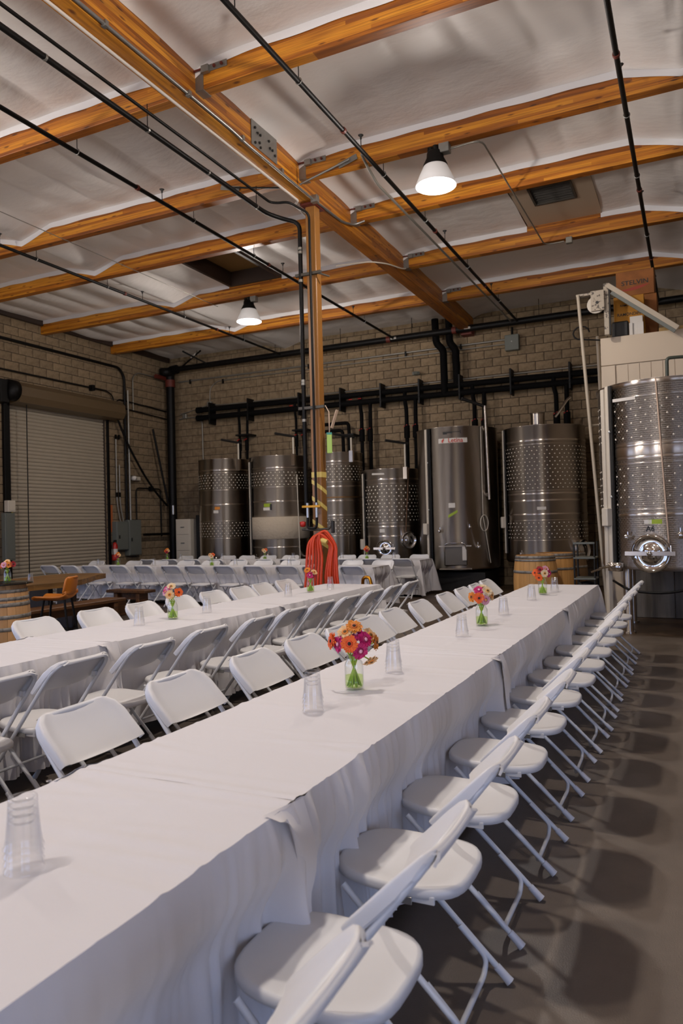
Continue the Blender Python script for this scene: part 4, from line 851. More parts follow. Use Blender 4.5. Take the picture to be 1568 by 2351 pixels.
MB().bx(-1.53, -1.13, 11.67, 11.72, 4.85, 4.885, .003).build('top_arm', M_CHIP, hf); MB().bx(-1.31, -1.12, 11.585, 11.61, 4.58, 4.88, .003).build('gusset', M_CHIP, hf); MB().cyl((-1.24, 11.62, 4.68), (-1.24, 11.655, 4.68), .13, 18).build('pulley', M_WHITEMET, hf); MB().cyl((-1.22, 11.575, 4.70), (-1.22, 11.586, 4.70), .022, 10).build('pulley_pin', M_ANTHRA, hf)
ld = thing('hoist_ladder', 'leaning white steel ladder rails left of the cold room', 'ladder', (0, 0, 0))
for (a, b_) in (((-1.50, 11.66, 4.86), (-1.17, 11.3, 0.0)), ((-1.28, 12.05, 4.30), (-1.23, 11.9, 2.6))): MB().cyl(a, b_, .026, 6).build('rail', M_CHIP0, ld)
for z, xa in ((2.86, -1.365), (1.9, -1.30)): MB().cyl((xa, 11.52, z), (-1.2, 11.8, z+.04), .022, 6).build('rung', M_CHIP0, ld)
tag(MB().tube([(-1.5+.12*math.cos(q), 11.9, 4.35+.1*math.sin(q)) for q in [k*PI/6 for k in range(10)]]+[(-1.2, 11.9, 4.2)], .012, 6).build('hoist_cable', M_BLACK), 'black cable loop hanging beside the hoist ladder', 'cable')
# clutter between the tanks and cold room
mc = thing('pump_cart', 'dark steel pump cart in the shadow left of the quilted tank', 'cart', (-1.46, 11.34, 0))
for z in (.35, .62, .92): MB().bx(-.15, .15, -.2, .2, z-.012, z+.012, .004).build('shelf', M_GREY, mc)
for sx in (-.14, .14):
    for sy in (-.18, .18): MB().cyl((sx, sy, .0), (sx, sy, 1.15), .015, 6).build('leg', M_ANTHRA, mc)
MB().lathe([(0, 0), (.11, .01), (.11, .2), (0, .22)], 14, (0, 0, .36)).build('pump_body', M_ANTHRA, mc); MB().bx(-.15, .15, -.2, -.17, 1.12, 1.15, .004).build('handle', M_GREY, mc)

# ================================================================ barrels
def barrel(label, x, y, h, r0, r1, m, hoops, rz=0, base=0):
    t = thing('wine_barrel', label, 'barrel', (x, y, base), rz, 'wine barrels'); ns = 22; nz = 10
    R = lambda q: r0+(r1-r0)*math.sin(PI*q)**.8 if 0 < q < 1 else r0
    sv = MB(); a = PI/ns*.97
    vs = []
    for j in range(nz+1):
        q = j/nz; rr = R(q)
        for rad, aa in ((rr, -a), (rr+.003, 0), (rr, a), (rr-.025, a), (rr-.025, -a)): vs.append((rad*math.cos(aa), rad*math.sin(aa), q*h))
    fs = []
    for j in range(nz):
        for k in range(5): fs.append((j*5+k, j*5+(k+1) % 5, (j+1)*5+(k+1) % 5, (j+1)*5+k))
    fs += [(0, 1, 2, 3, 4), tuple(nz*5+k for k in range(5))]
    me = sv.add(vs, fs).mesh('stave'); me.materials.append(m)
    for k in range(ns): link('stave', me, t, None, 2*PI*k/ns)
    for q0, q1 in hoops:
        MB().lathe([(R(q0)+.003, q0*h), (R(q0)+.0075, q0*h+.001), (R(q1)+.0075, q1*h-.001), (R(q1)+.003, q1*h)], 44, caps=False).build('hoop', M_HOOP, t)
    for zz in (.03*h, .965*h): MB().lathe([(0, zz), (r0-.02, zz), (r0-.02, zz+.012), (0, zz+.012)], 28).build('barrel_head', m, t)
    return t
HP = [(.005, .055), (.065, .10), (.26, .305), (.695, .74), (.90, .935), (.945, .995)]
barrel('light oak barrel standing behind the far end of the nearest table', -2.37, 12.25, .92, .30, .35, M_OAK, HP, .2)
barrel('second oak barrel half hidden behind the light oak barrel', -2.20, 13.03, .92, .30, .35, M_OAK, HP, .5)
barrel('dark barrel in shadow right of the oak barrels', -2.08, 13.78, .90, .28, .33, mat('shadow_oak', '6b5236', .7), HP, .1)  # oak in a darker colour, with the barrel's shade painted in
bl = barrel('weathered oak barrel with a dark glass top at the left edge', -7.54, 6.23, .88, .31, .36, M_OAK2, [(.02, .06), (.07, .11), (.40, .45), (.56, .61), (.72, .77), (.80, .845), (.90, .945)], .3)
gt = tag(MB().lathe([(0, .885), (.39, .885), (.395, .893), (.39, .90), (0, .90)], 40, (-7.54, 6.23, 0)).build('glass_tabletop', M_DARKGLASS), 'round dark glass top lying on the weathered barrel', 'tabletop')
# live-edge table, benches, stool
le = thing('live_edge_table', 'long live-edge wooden slab table behind the weathered barrel', 'table', (0, 0, 0))
edge = [(-8.33, 6.3), (-8.30, 6.9), (-8.36, 7.5), (-8.28, 8.05), (-8.45, 8.5), (-8.72, 8.95), (-8.95, 9.3), (-9.15, 9.75), (-9.5, 9.8), (-9.9, 9.7), (-10.0, 9.2), (-9.85, 8.6), (-9.95, 7.9), (-9.8, 7.2), (-9.9, 6.3)]
MB().poly(edge, .68, .76).build('slab_top', M_SLABWOOD, le)
for y in (7.0, 8.6):
    for (xa, xb) in ((-9.6, -9.25), (-8.75, -9.0)): MB().bx(min(xa, xb)-.04, max(xa, xb)+.04, y-.05, y+.05, 0, .68, .01).build('leg', M_DARKWOOD, le)
    MB().bx(-9.6, -8.7, y-.04, y+.04, .05, .12).build('foot_rail', M_DARKWOOD, le)
def bench(label, x0, x1, y0, y1, h=.45):
    t = thing('wooden_bench', label, 'bench', ((x0+x1)/2, (y0+y1)/2, 0), group='brown benches'); w_, d_ = (x1-x0)/2, (y1-y0)/2
    MB().bx(-w_, w_, -d_, d_, h-.05, h, .008).build('seat', M_BENCH, t); lng = d_ > w_
    for s in (-1, 1):
        if lng: MB().bx(-w_+.03, w_-.03, s*(d_-.18)-.04, s*(d_-.18)+.04, 0, h-.05, .01).build('leg', M_BENCH, t)
        else: MB().bx(s*(w_-.18)-.04, s*(w_-.18)+.04, -d_+.03, d_-.03, 0, h-.05, .01).build('leg', M_BENCH, t)
    if lng: MB().bx(-.04, .04, -d_+.15, d_-.15, h-.17, h-.05, .005).build('apron_rail', M_BENCH, t)
    else: MB().bx(-w_+.15, w_-.15, -.04, .04, h-.17, h-.05, .005).build('apron_rail', M_BENCH, t)
bench('long brown bench along the near side of the slab table', -8.36, -7.98, 6.9, 8.93)
bench('brown bench across the far end of the slab table', -9.3, -8.45, 9.9, 10.2, .46)
so = thing('leather_stool', 'tan leather counter stool with black metal legs at the slab table', 'stool', (-7.40, 7.02, 0), .444)
prof = [(-.24, .645), (-.22, .655), (-.12, .650), (0, .645), (.10, .650), (.17, .675), (.205, .73), (.225, .81), (.24, .90), (.245, .915)]
def shell(u, v, off):
    i = u*(len(prof)-1); k = min(int(i), len(prof)-2); f = i-k; x = prof[k][0]*(1-f)+prof[k+1][0]*f; z = prof[k][1]*(1-f)+prof[k+1][1]*f
    yy = (v-.5)*2; wd = .205*(1-.35*max(0, (u-.75)/.25)**2); d = .05*abs(yy)**2.5
    return (x-off*(.6 if u > .6 else 0)-d*(1 if u > .62 else 0), yy*wd, z-off*(.5 if u > .6 else 1)+d*(.7 if u < .62 else 0))
m = MB().grid(26, 12, lambda u, v: shell(u, v, 0)).grid(26, 12, lambda u, v: shell(u, v, .03))
m.tube([shell(u/26, 0, .015) for u in range(27)], .016, 7).tube([shell(u/26, 1, .015) for u in range(27)], .016, 7).tube([shell(0, v/12, .015) for v in range(13)], .016, 7).tube([shell(1, v/12, .015) for v in range(13)], .016, 7)
m.build('bucket_seat', M_LEATHER, so)
for sx in (-1, 1):
    for sy in (-1, 1): MB().cyl((sx*.13, sy*.12, .63), (sx*.21, sy*.19, 0), .015, 8).build('leg', M_BLACK, so)
MB().tube(bent([(-.185, -.165, .22), (.185, -.165, .22), (.185, .165, .22), (-.185, .165, .22)], .02), .011, 7, True).build('foot_ring', M_BLACK, so)
# white plastic drawer tower by the corner and dark gear
dt = thing('drawer_cabinet', 'narrow white cabinet standing in the back corner left of the tanks', 'cabinet', (-12.42, 16.35, 0))
MB().bx(-.24, .24, -.2, .2, 0, 1.75, .01).build('carcass', M_WHITEMET, dt)
for k in range(4): d_ = MB().bx(-.20, .20, -.215, -.2, .06+k*.425, .46+k*.425, .006).build('drawer', M_WHITEMET, dt); MB().bx(-.06, .06, -.235, -.215, .25+k*.425, .27+k*.425, .003).build('handle', M_GREY, d_)
bb = thing('dark_locker', 'dark tall locker between the white cabinet and leftmost tank', 'locker', (-12.05, 16.6, 0)); MB().bx(-.13, .2, -.2, .3, 0, 1.85, .008).build('body', M_ANTHRA, bb); MB().bx(-.11, .18, -.215, -.2, .05, 1.8, .004).build('door', M_ANTHRA, bb)
gp = thing('floor_pump', 'dark pump standing below the electric panels', 'pump', (-13.0, 15.6, 0)); MB().bx(-.25, .3, -.2, .2, .08, .5, .02).build('housing', M_ANTHRA, gp); MB().cyl((-.1, -.3, .35), (-.1, .3, .35), .13, 12).build('motor', M_BLACK, gp)
for sx in (-.2, .22): MB().cyl((sx, -.12, .0), (sx, -.12, .1), .05, 10).build('wheel', M_ANTHRA, gp)
# brass tube by the end of the second table
bt = thing('brass_tube', 'bent golden tube leaning at the far end of the second table', 'tube', (0, 0, 0))
MB().tube(bent([(-3.98, 8.95, .68), (-3.96, 8.92, .79), (-3.86, 8.90, .80), (-3.80, 8.88, .60), (-3.72, 8.86, .02)], .06, 5), [.03]*0 or .022, 9).build('tube', M_BRASS, bt)
MB().lathe([(0, 0), (.045, 0), (.05, .03), (0, .04)], 14, (-3.98, 8.95, .645)).build('bell_end', M_BRASS, bt); MB().bx(-3.79, -3.69, 8.83, 8.89, 0, .32, .01).build('wooden_foot', M_BENCH, bt)

# ================================================================ folding tables and cloths
TW, TZ = .765, .74
def folding_table(label, cx, cy, L, along, group):
    t = thing('folding_table', label, 'table', (cx, cy, 0), 0 if along == 'y' else -PI/2, group)
    MB().bx(-TW/2+.01, TW/2-.01, -L/2+.005, L/2-.005, TZ-.045, TZ-.004, .006).build('tabletop', M_WHITEMET, t)
    for s in (-1, 1):
        for q in (-1, 1): MB().cyl((q*.28, s*(L/2-.30), 0), (q*.28, s*(L/2-.30), TZ-.045), .014, 7).build('leg', M_GREY, t)
        MB().cyl((-.28, s*(L/2-.30), .3), (.28, s*(L/2-.30), .3), .010, 6).build('stretcher', M_GREY, t)
def cloth(label, cx, cy, L, along, group, ends, seed, fine=.03, ears=(0, 0), hem=.05):
    """ends: (near, far) True where the cloth drops over an open table end; ears: folded corners at the joins"""
    rnd = random.Random(seed); W2, L2 = TW/2+.006, L/2; rz = 0 if along == 'y' else -PI/2
    fr = [(rnd.uniform(18, 26), rnd.uniform(0, 6), .7), (rnd.uniform(36, 50), rnd.uniform(0, 6), .9), (rnd.uniform(75, 100), rnd.uniform(0, 6), .8), (rnd.uniform(125, 160), rnd.uniform(0, 6), .45), (rnd.uniform(6, 10), rnd.uniform(0, 6), .6)]
    gate = (rnd.uniform(1.5, 3), rnd.uniform(0, 6))
    def fold(t):
        g = .55+.45*math.sin(gate[0]*t+gate[1]); q = sum(a*math.sin(f*t+p+1.3*math.sin(f*.31*t)) for f, p, a in fr)
        return g*q/2.0
    cre = [(-L2+L*k/4, rnd.uniform(.0012, .003)) for k in range(1, 4)]; rip = [(rnd.uniform(-L2, L2), rnd.uniform(-.25, .25), rnd.uniform(.002, .006), rnd.uniform(.01, .025)) for _ in range(16)]
    def top(x, y):
        z = TZ+.002
        for yc, a in cre: z += a*math.exp(-((y-yc)/.010)**2)
        z += .0022*math.exp(-(x/.008)**2)
        for yc, sl, a, wd in rip: z += a*math.exp(-((y-yc-sl*x)/wd)**2)*(.5+.5*math.sin(5*x+yc*9))
        z += .0015*math.sin(9*x+4*y+seed)*math.sin(5*y-3*x)
        for k, s in ((0, -1), (1, 1)):
            if ears[k]: z += .007*math.exp(-((y-s*(L2-.02))/.022)**2)+.003*math.exp(-((y-s*(L2-.10)-.04*x)/.02)**2)
        return z
    m = MB(); nx = max(10, int(TW/fine)); ny = int(L/fine)
    m.grid(nx, ny, lambda u, v: (-W2+.012+(2*W2-.024)*u, -L2+L*v, top(-W2+.012+(2*W2-.024)*u, -L2+L*v)))
    # hanging sides, as one run of drop lines around the table
    run = []; st = fine*.55
    def line(a, b, nrm):
        n_ = max(2, int((Vector(b)-Vector(a)).length/st))
        for i in range(n_+1): run.append((Vector(a).lerp(Vector(b), i/n_), Vector(nrm), 0))
    def corner(c, a0, a1):
        for i in range(1, 10):
            a = a0+(a1-a0)*i/10; run.append((Vector(c), Vector((math.cos(a), math.sin(a))), math.sin(PI*i/10)))
    def flush():
        nonlocal run
        if not run: return
        nv = 16; vs = []; tt = 0; prev = None; ed = .012
        for p, nr, cn in run:
            if prev is not None: tt += (p-prev).length+(0.012 if cn else 0)
            prev = p; tang = Vector((-nr.y, nr.x))
            ear = 0
            for k, s in ((0, -1), (1, 1)):
                if ears[k] and abs(nr.x) > .9: ear += math.exp(-((p.y-s*(L2-.035))/.028)**2)
            f0 = fold(tt)
            for j in range(nv+1):
                v = j/nv; sv = v**.75
                f1 = f0*(.6+.4*sv)+.3*math.sin(21*tt+3.1*v*3+seed)*sv*(1-.5*v)
                out = -.012*(1-min(1, v*9))**2+.012-.07*sm((v-.16)/.22)*(1-abs(cn))*(1-.8*ear)+.056*(.5+.5*sv)*min(1, v*10)*max(-.55, f1)*(1-.4*abs(cn))+.02*v+cn*(.17*v**.9)+ear*(.012+.052*sv)
                z0 = top(max(-W2+.012, min(W2-.012, p.x)), max(-L2+.004, min(L2-.004, p.y)))
                zb = hem+.012*math.sin(3*tt+seed)-.03*cn*(1 if hem > .06 else 0)
                z = z0-(z0-zb)*v-.003*math.exp(-v*30)*0
                q = p+nr*(out-.006)+tang*(.010*sv*math.sin(37*tt+seed*2)); vs.append((q.x, q.y, z))
        n_ = len(run); fs = [(i*(nv+1)+j, (i+1)*(nv+1)+j, (i+1)*(nv+1)+j+1, i*(nv+1)+j+1) for i in range(n_-1) for j in range(nv)]
        m.add(vs, fs, True); run = []
    a, b = -L2+.002, L2-.002; rl = (W2-.006)
    line((rl, a), (rl, b), (1, 0))
    if ends[1]: corner((rl, b), 0, PI/2); line((rl, b), (-rl, b), (0, 1)); corner((-rl, b), PI/2, PI)
    else: flush()
    line((-rl, b), (-rl, a), (-1, 0))
    if ends[0]: corner((-rl, a), PI, 1.5*PI); line((-rl, a), (rl, a), (0, -1)); corner((rl, a), 1.5*PI, 2*PI); run.append((Vector((rl, a)), Vector((1, 0)), 0))
    flush()
    if ears[1]:      # the folded flap that lies over the next table at the join
        for sx in (1, -1):
            e = sx*(W2-.004); y = L2
            m.grid(8, 10, lambda u, v: (e+sx*(.010+.030*math.sin(PI*min(1, v*1.2))*(.4+.6*u)-.035*(1-min(1, v*5))*(1-u)+.02*v), y-.13+.15*u+.03*v*(1-u), TZ+.009-.012*min(1, v*5)-.30*v*sm(u)**.8))
    o = m.build('tablecloth', M_CLOTH, None, (cx, cy, 0), rz); return tag(o, label, 'tablecloth', group)
TL = 2.33
T1X, T2X = -1.383, -3.915
for k in range(4):
    cy = 8.755-TL*(3.5-k); w_ = ('at the camera end', 'second from the camera', 'third from the camera', 'at the far end')[k]
    folding_table('folding table under cloth in the nearest row, '+w_, T1X, cy, TL, 'y', 'tables of the nearest row')
    cloth('white tablecloth on the nearest long row, '+w_, T1X, cy, TL, 'y', 'cloths of the nearest row', (k == 0, k == 3), 30+k, (.016, .016, .02, .03)[k], (k > 0, k < 3))
for k in range(3):
    cy = 8.48-TL*(2.5-k); w_ = ('nearest the camera', 'in the middle', 'at the far end')[k]
    folding_table('folding table under cloth in the second row, '+w_, T2X, cy, TL, 'y', 'tables of the second row')
    cloth('white tablecloth on the second long row, '+w_, T2X, cy, TL, 'y', 'cloths of the second row', (k == 0, k == 2), 50+k, (.02, .025, .03)[k], (k > 0, k < 2), .10)
R3Y, R4Y = 12.13, 14.42
for k in range(3):
    cx = -5.03-TL*(k+.5); w_ = ('at its right end', 'in its middle', 'at its left end')[k]
    folding_table('folding table under cloth in the first cross row, '+w_, cx, R3Y, TL, 'x', 'tables of the first cross row')
    cloth('white tablecloth on the first cross row, '+w_, cx, R3Y, TL, 'x', 'cloths of the first cross row', (k == 2, k == 0), 70+k, .04, (0, 0), .08)
for k in range(3):
    cx = -4.98-TL*(k+.5); w_ = ('at its right end', 'in its middle', 'at its left end')[k]
    folding_table('folding table under cloth in the rear cross row, '+w_, cx, R4Y, TL, 'x', 'tables of the rear cross row')
    cloth('white tablecloth on the rear cross row, '+w_, cx, R4Y, TL, 'x', 'cloths of the rear cross row', (k == 2, k == 0), 80+k, .04, (0, 0), .06)

# ================================================================ folding chairs  (local +x looks to the table)
def make_chair():
    t = thing('folding_chair', 'white folding chair', 'chair')
    top, foot = Vector((-.318, 0, .792)), Vector((.295, 0, .012)); hy = .207
    d = (foot-top).normalized()
    def on(s, y): p = top+d*s; return Vector((p.x, y, p.z))
    Lf = (foot-top).length; R = .085; pts = [on(Lf, -hy), on(Lf*.5, -hy), on(R, -hy)]
    for i in range(1, 6): a = PI/2*i/6; pts.append(on(R-R*math.sin(a), -hy+R-R*math.cos(a)))
    pts += [on(0, -hy+R), on(0, 0), on(0, hy-R)]
    for i in range(1, 6): a = PI/2*i/6; pts.append(on(R-R*math.cos(a), hy-R+R*math.sin(a)))
    pts += [on(R, hy), on(Lf*.5, hy), on(Lf, hy)]
    MB().tube(pts, .0112, 8).build('back_frame', M_TUBE, t)
    # backrest: shell that wraps the frame
    nr = Vector((-d.z, 0, d.x)); nr = nr if nr.x > 0 else -nr         # forward normal of the back plane
    cs = [(-1, -.010), (-1, .003), (-1, .014), (-.99, .0195), (-.965, .021), (-.89, .020), (-.82, .011), (-.6, .001), (-.3, -.006), (0, -.009)]
    cs = cs+[(-u, v) for u, v in cs[::-1][1:]]; rows = [(-.004, -.014, .05), (-.0120, -.010, .1), (-.0140, -.002, .15), (-.011, .005, .28), (.0, .009, .45), (.03, .010, .8), (.08, .014, 1), (.14, .021, 1), (.20, .029, 1), (.214, .031, .95), (.220, .033, .85)]
    m = MB(); fv = []; bv = []; hw = .2215; Rb = .095
    for s, dd, am in rows:
        q = max(s+.0135, 0); wdt = hw-Rb+math.sqrt(max(0, Rb*Rb-(Rb-min(q, Rb))**2)) if q < Rb else hw
        for u, v in cs:
            p = on(s, u*wdt)+nr*(v*am+dd); fv.append(p); bv.append(p-nr*.0055+Vector((0, -.004*u, 0)))
    nc = len(cs); nrw = len(rows)
    fs = [(r*nc+i, r*nc+i+1, (r+1)*nc+i+1, (r+1)*nc+i) for r in range(nrw-1) for i in range(nc-1)]
    m.add(fv, fs, True).add(bv, [f[::-1] for f in fs], True)
    rim = [(nrw-1)*nc+i for i in range(nc)]
    m.add([fv[i] for i in rim]+[bv[i] for i in rim], [(i, i+1, nc+i+1, nc+i) for i in range(nc-1)])
    for c in (0, nc-1):
        ii = [r*nc+c for r in range(nrw)]; m.add([fv[i] for i in ii]+[bv[i] for i in ii], [(i, i+1, nrw+i+1, nrw+i) for i in range(nrw-1)])
    bk = m.build('backrest', M_CHAIR, t)
    for s in (-1, 1):
        p = on(.165, s*.178); MB().bx(p.x-.002, p.x+.022, p.y+s*.006, p.y+s*.022, p.z-.006, p.z+.022, .002).build('frame_clip', M_CHAIR, bk)
    # seat
    def ring(k, z, n=36):
        out = []
        for i in range(n):
            a = 2*PI*i/n; c, s = math.cos(a), math.sin(a); e = 2/3.3
            x = .212*abs(c)**e*(1 if c > 0 else -1); y = .190*abs(s)**e*(1 if s > 0 else -1)
            y *= 1-.05*(x/.21)
            out.append(Vector((x*k, y*k, z+.010*(x/.21)*(1 if x > 0 else .2))))
        return out
    rs = [ring(.955, .408), ring(1, .412), ring(1.0, .430), ring(.975, .4385), ring(.93, .4400), ring(.7, .4345), ring(.35, .4315)]; m = MB(); n = 36
    vs = [p for r in rs for p in r]; fs = [(r*n+i, r*n+(i+1) % n, (r+1)*n+(i+1) % n, (r+1)*n+i) for r in range(len(rs)-1) for i in range(n)]
    vs.append(Vector((0, 0, .431))); k = len(vs)-1; fs += [((len(rs)-1)*n+i, (len(rs)-1)*n+(i+1) % n, k) for i in range(n)]
    vs.append(Vector((0, 0, .418))); fs += [((i+1) % n, i, k+1) for i in range(n)]
    m.add(vs, fs, True); m.build('seat', M_CHAIR, t)
    for s in (-1, 1):
        lip = MB().bx(-.14, .02, s*.180-.004, s*.180+.004, .396, .420, .002).build('seat_lip', M_CHAIR, t)
        MB().bx(-.075, .005, s*.193-.003, s*.193+.003, .392, .414, .001).build('hinge_plate', M_ZINC, t)
        A, B = Vector((.150, s*.178, .405)), Vector((-.262, s*.178, .012))
        lg = MB().tube([A, A.lerp(B, .5), B], .0105, 8).build('rear_leg', M_TUBE, t); dl = (B-A).normalized()
        MB().tube([B-dl*.055, B-dl*.01, B+dl*.004], [.0135, .015, .0165], 8).build('foot_cap', M_FOOT, lg)
        F = on(Lf, s*hy); MB().tube([F-d*.05, F-d*.01, F+d*.004], [.0135, .015, .0165], 8).build('foot_cap', M_FOOT, t)
    def lp(q, s, off=0): p = Vector((.150, s*.178, .405)).lerp(Vector((-.262, s*.178, .012)), q); return Vector((p.x+off, p.y-s*.010, p.z))
    MB().tube(bent([lp(.62, -1), lp(.84, -1, .004), lp(.90, -1, .03)+Vector((0, .03, -.015)), lp(.90, 1, .03)+Vector((0, -.03, -.015)), lp(.84, 1, .004), lp(.62, 1)], .05, 4), .0092, 7).build('rear_stretcher', M_TUBE, t)
    MB().tube([on(Lf*.80, -hy), on(Lf*.80, hy)], .0085, 7).build('front_stretcher', M_TUBE, t)
    return t
chair0 = make_chair(); used = False
def chair(x, y, rz, label, group, jit=.03):
    global used
    c = chair0 if not used else copy_tree(chair0); used = True
    c.location = (x+random.uniform(-jit, jit)*.5, y, 0); c.rotation_euler = (0, 0, rz+random.uniform(-jit, jit)*1.2); c['label'] = label; c['group'] = group
ys = [.99, 1.62, 2.21, 2.78, 3.36, 3.97, 4.56, 5.13, 5.66, 6.22, 6.76, 7.32, 7.87, 8.50]
for i, y in enumerate(ys): chair(-.845, y, PI, 'white folding chair on the right side of the nearest table, %s from the camera' % ORD[i], 'right side of the nearest table', .02)
ys = [2.2, 2.80, 3.46, 4.04, 4.55, 5.02, 5.52, 6.18, 6.90, 7.48, 7.98, 8.55]
for i, y in enumerate(ys): chair(-1.925, y, 0, 'white folding chair on the left side of the nearest table, %s from the camera' % ORD[i], 'left side of the nearest table')
ys = [2.02, 2.53, 3.06, 3.64, 4.27, 4.88, 5.48, 6.02, 6.56, 7.18, 7.76, 8.32]
for i, y in enumerate(ys): chair(-3.345, y, PI, 'white folding chair on the right side of the second table, %s from the camera' % ORD[i], 'right side of the second table')
ys = [4.28, 4.95, 5.52, 6.12, 6.68, 7.22, 7.72, 8.26]
for i, y in enumerate(ys): chair(-4.48, y, 0, 'white folding chair on the left side of the second table, %s from the camera' % ORD[i], 'left side of the second table')
xs = [-5.23, -5.94, -6.47, -7.15, -7.8, -8.47, -9.01, -9.65, -10.31, -11.0, -11.6, -12.15]
for i, x in enumerate(xs): chair(x, 11.57, PI/2, 'white folding chair on the near side of the first cross table, %s from the right' % ORD[i], 'near side of the first cross table')
xs = [-5.32, -5.94, -6.52, -7.29, -7.92, -8.54, -9.21, -9.86, -10.57, -11.3, -12.4]
for i, x in enumerate(xs): chair(x, 12.66, -PI/2, 'white folding chair on the far side of the first cross table, %s from the right' % ORD[i], 'far side of the first cross table')
xs = [-5.2, -5.85, -6.45, -7.1, -7.75, -8.35, -9.0, -9.6, -10.25, -10.9, -11.5]
for i, x in enumerate(xs): chair(x, 13.90, PI/2, 'white folding chair on the near side of the rear cross table, %s from the right' % ORD[i], 'near side of the rear cross table')
xs = [-5.39, -6.05, -6.61, -7.12, -7.9, -8.58, -9.18, -9.79, -10.33, -11.0, -11.61]
for i, x in enumerate(xs): chair(x, 14.93, -PI/2, 'white folding chair on the far side of the rear cross table, %s from the right' % ORD[i], 'far side of the rear cross table')

# ================================================================ cups and flower jars
H_, RB, RT = .112, .041, .030
cupm = MB().lathe([(RB+.0022, 0), (RB+.0022, .004), (RB, .006), (RB-.004, .03), (RT+.001, H_-.012), (RT+.001, H_-.004), (RT, H_), (RT-.006, H_-.001), (RT-.008, H_-.007), (0, H_-.008)], 28, caps=False).mesh('plastic_cup'); cupm.materials.append(M_CUP)
def cup_stack(x, y, z, where, n=3):
    for k in range(n):
        w_ = ('bottom', 'second', 'third', 'top')[k] if k < n-1 else 'top'
        tag(link('plastic_cup', cupm, None, (x, y, z+.0165*k+.0005), random.uniform(0, 6)), '%s clear cup of the upturned stack %s' % (w_, where), 'cup', 'upturned plastic cups')
ZC = TZ+.006
for (x, y), w_ in zip(((-1.36, 1.18), (-1.406, 2.64), (-1.386, 3.47), (-1.386, 4.68), (-1.392, 5.86), (-1.397, 7.0), (-1.33, 7.85)),
    ('at the near left corner', 'just before the nearest jar', 'just behind the nearest jar', 'before the middle jar', 'behind the middle jar', 'before the far jar of the nearest table', 'behind the far jar of the nearest table')): cup_stack(x, y, ZC, w_, 4 if y < 4 else 3)
for (x, y), w_ in zip(((-3.939, 4.55), (-3.903, 5.39), (-3.917, 6.86), (-3.835, 7.7)), ('before the near jar of the second table', 'behind the near jar of the second table', 'before the far jar of the second table', 'behind the far jar of the second table')): cup_stack(x, y, ZC, w_)
for i, x in enumerate((-11.6, -10.1, -8.1, -6.9, -5.9)): cup_stack(x, 12.15, ZC, 'on the first cross table, %s from the left' % ORD[i])
for i, x in enumerate((-11.2, -10.0, -8.1, -6.9, -5.7)): cup_stack(x, 14.45, ZC, 'on the rear cross table, %s from the left' % ORD[i])
cup_stack(-8.95, 7.55, .762, 'on the slab table near the barrel'); cup_stack(-8.7, 7.75, .762, 'on the live-edge slab table')
PET = {'orange': ('e8651a', 'c9400f', '1c0f0a'), 'magenta': ('c01766', '8c0d46', 'e8b0c0'), 'peach': ('e6bb84', 'd9832f', '6b4a20'), 'cream': ('e2c9a0', 'd8a050', '5a3c1c'), 'pink': ('dba0b0', 'b05070', 'c8a050'), 'crimson': ('9a0d20', '6a0814', '300a0a'), 'amber': ('d8801e', 'b85a12', '3a1c0a')}
PM = {k: (mat(k+'_petal', v[0], .55, **{'Subsurface Weight': 0.0}), mat(k+'_inner', v[1], .6), mat(k+'_eye', v[2], .8)) for k, v in PET.items()}
FMESH = {}
def flower_meshes(colr, n=19):
    if colr in FMESH: return FMESH[colr]
    m = MB(); rnd = random.Random(colr)
    for ly, (r1, z, cnt, wd) in enumerate(((.040, 0, n, .0068), (.034, .004, n-3, .0062))):
        for i in range(cnt):
            a = 2*PI*(i+.5*ly)/cnt+rnd.uniform(-.06, .06); L = r1*rnd.uniform(.9, 1.06); e = Vector((math.cos(a), math.sin(a), 0)); tn = Vector((-e.y, e.x, 0)); dr = rnd.uniform(-.005, .004)
            P = lambda q, s, up: e*(L*q)+tn*(s*wd)+Vector((0, 0, z+up))
            vs = [P(.2, -.5, 0), P(.2, .5, 0), P(.6, -1, .004), P(.6, 0, .0015), P(.6, 1, .004), P(.92, -.75, .004+dr), P(.92, .75, .004+dr), P(1.0, 0, .003+dr)]
            m.add(vs, [(0, 1, 3), (0, 3, 2), (1, 4, 3), (2, 3, 7, 5), (3, 4, 6, 7)], True)
    pe = m.mesh('petals'); pe.materials.append(PM[colr][0])
    m = MB(); m.lathe([(.0165, .004), (.015, .0085), (.008, .010), (0, .0095)], 14, caps=False); ri = m.mesh('inner_florets'); ri.materials.append(PM[colr][1])
    m = MB(); m.lathe([(.0088, .0095), (.006, .0125), (0, .0125)], 12, caps=False); ey = m.mesh('flower_eye'); ey.materials.append(PM[colr][2])
    FMESH[colr] = (pe, ri, ey); return FMESH[colr]
jarp = [(.036, .002), (.041, .006), (.043, .02), (.043, .105), (.040, .122), (.033, .132), (.032, .150), (.034, .152), (.034, .156), (.031, .157), (.030, .150), (.031, .130), (.037, .120), (.0405, .105), (.0405, .02), (.037, .008), (0, .007)]
jarm = MB().lathe(jarp, 32).mesh('jar_body'); jarm.materials.append(M_GLASS)
watm = MB().lathe([(0, .009), (.037, .010), (.040, .022), (.040, .062), (0, .062)], 28).mesh('water'); watm.materials.append(M_WATER)
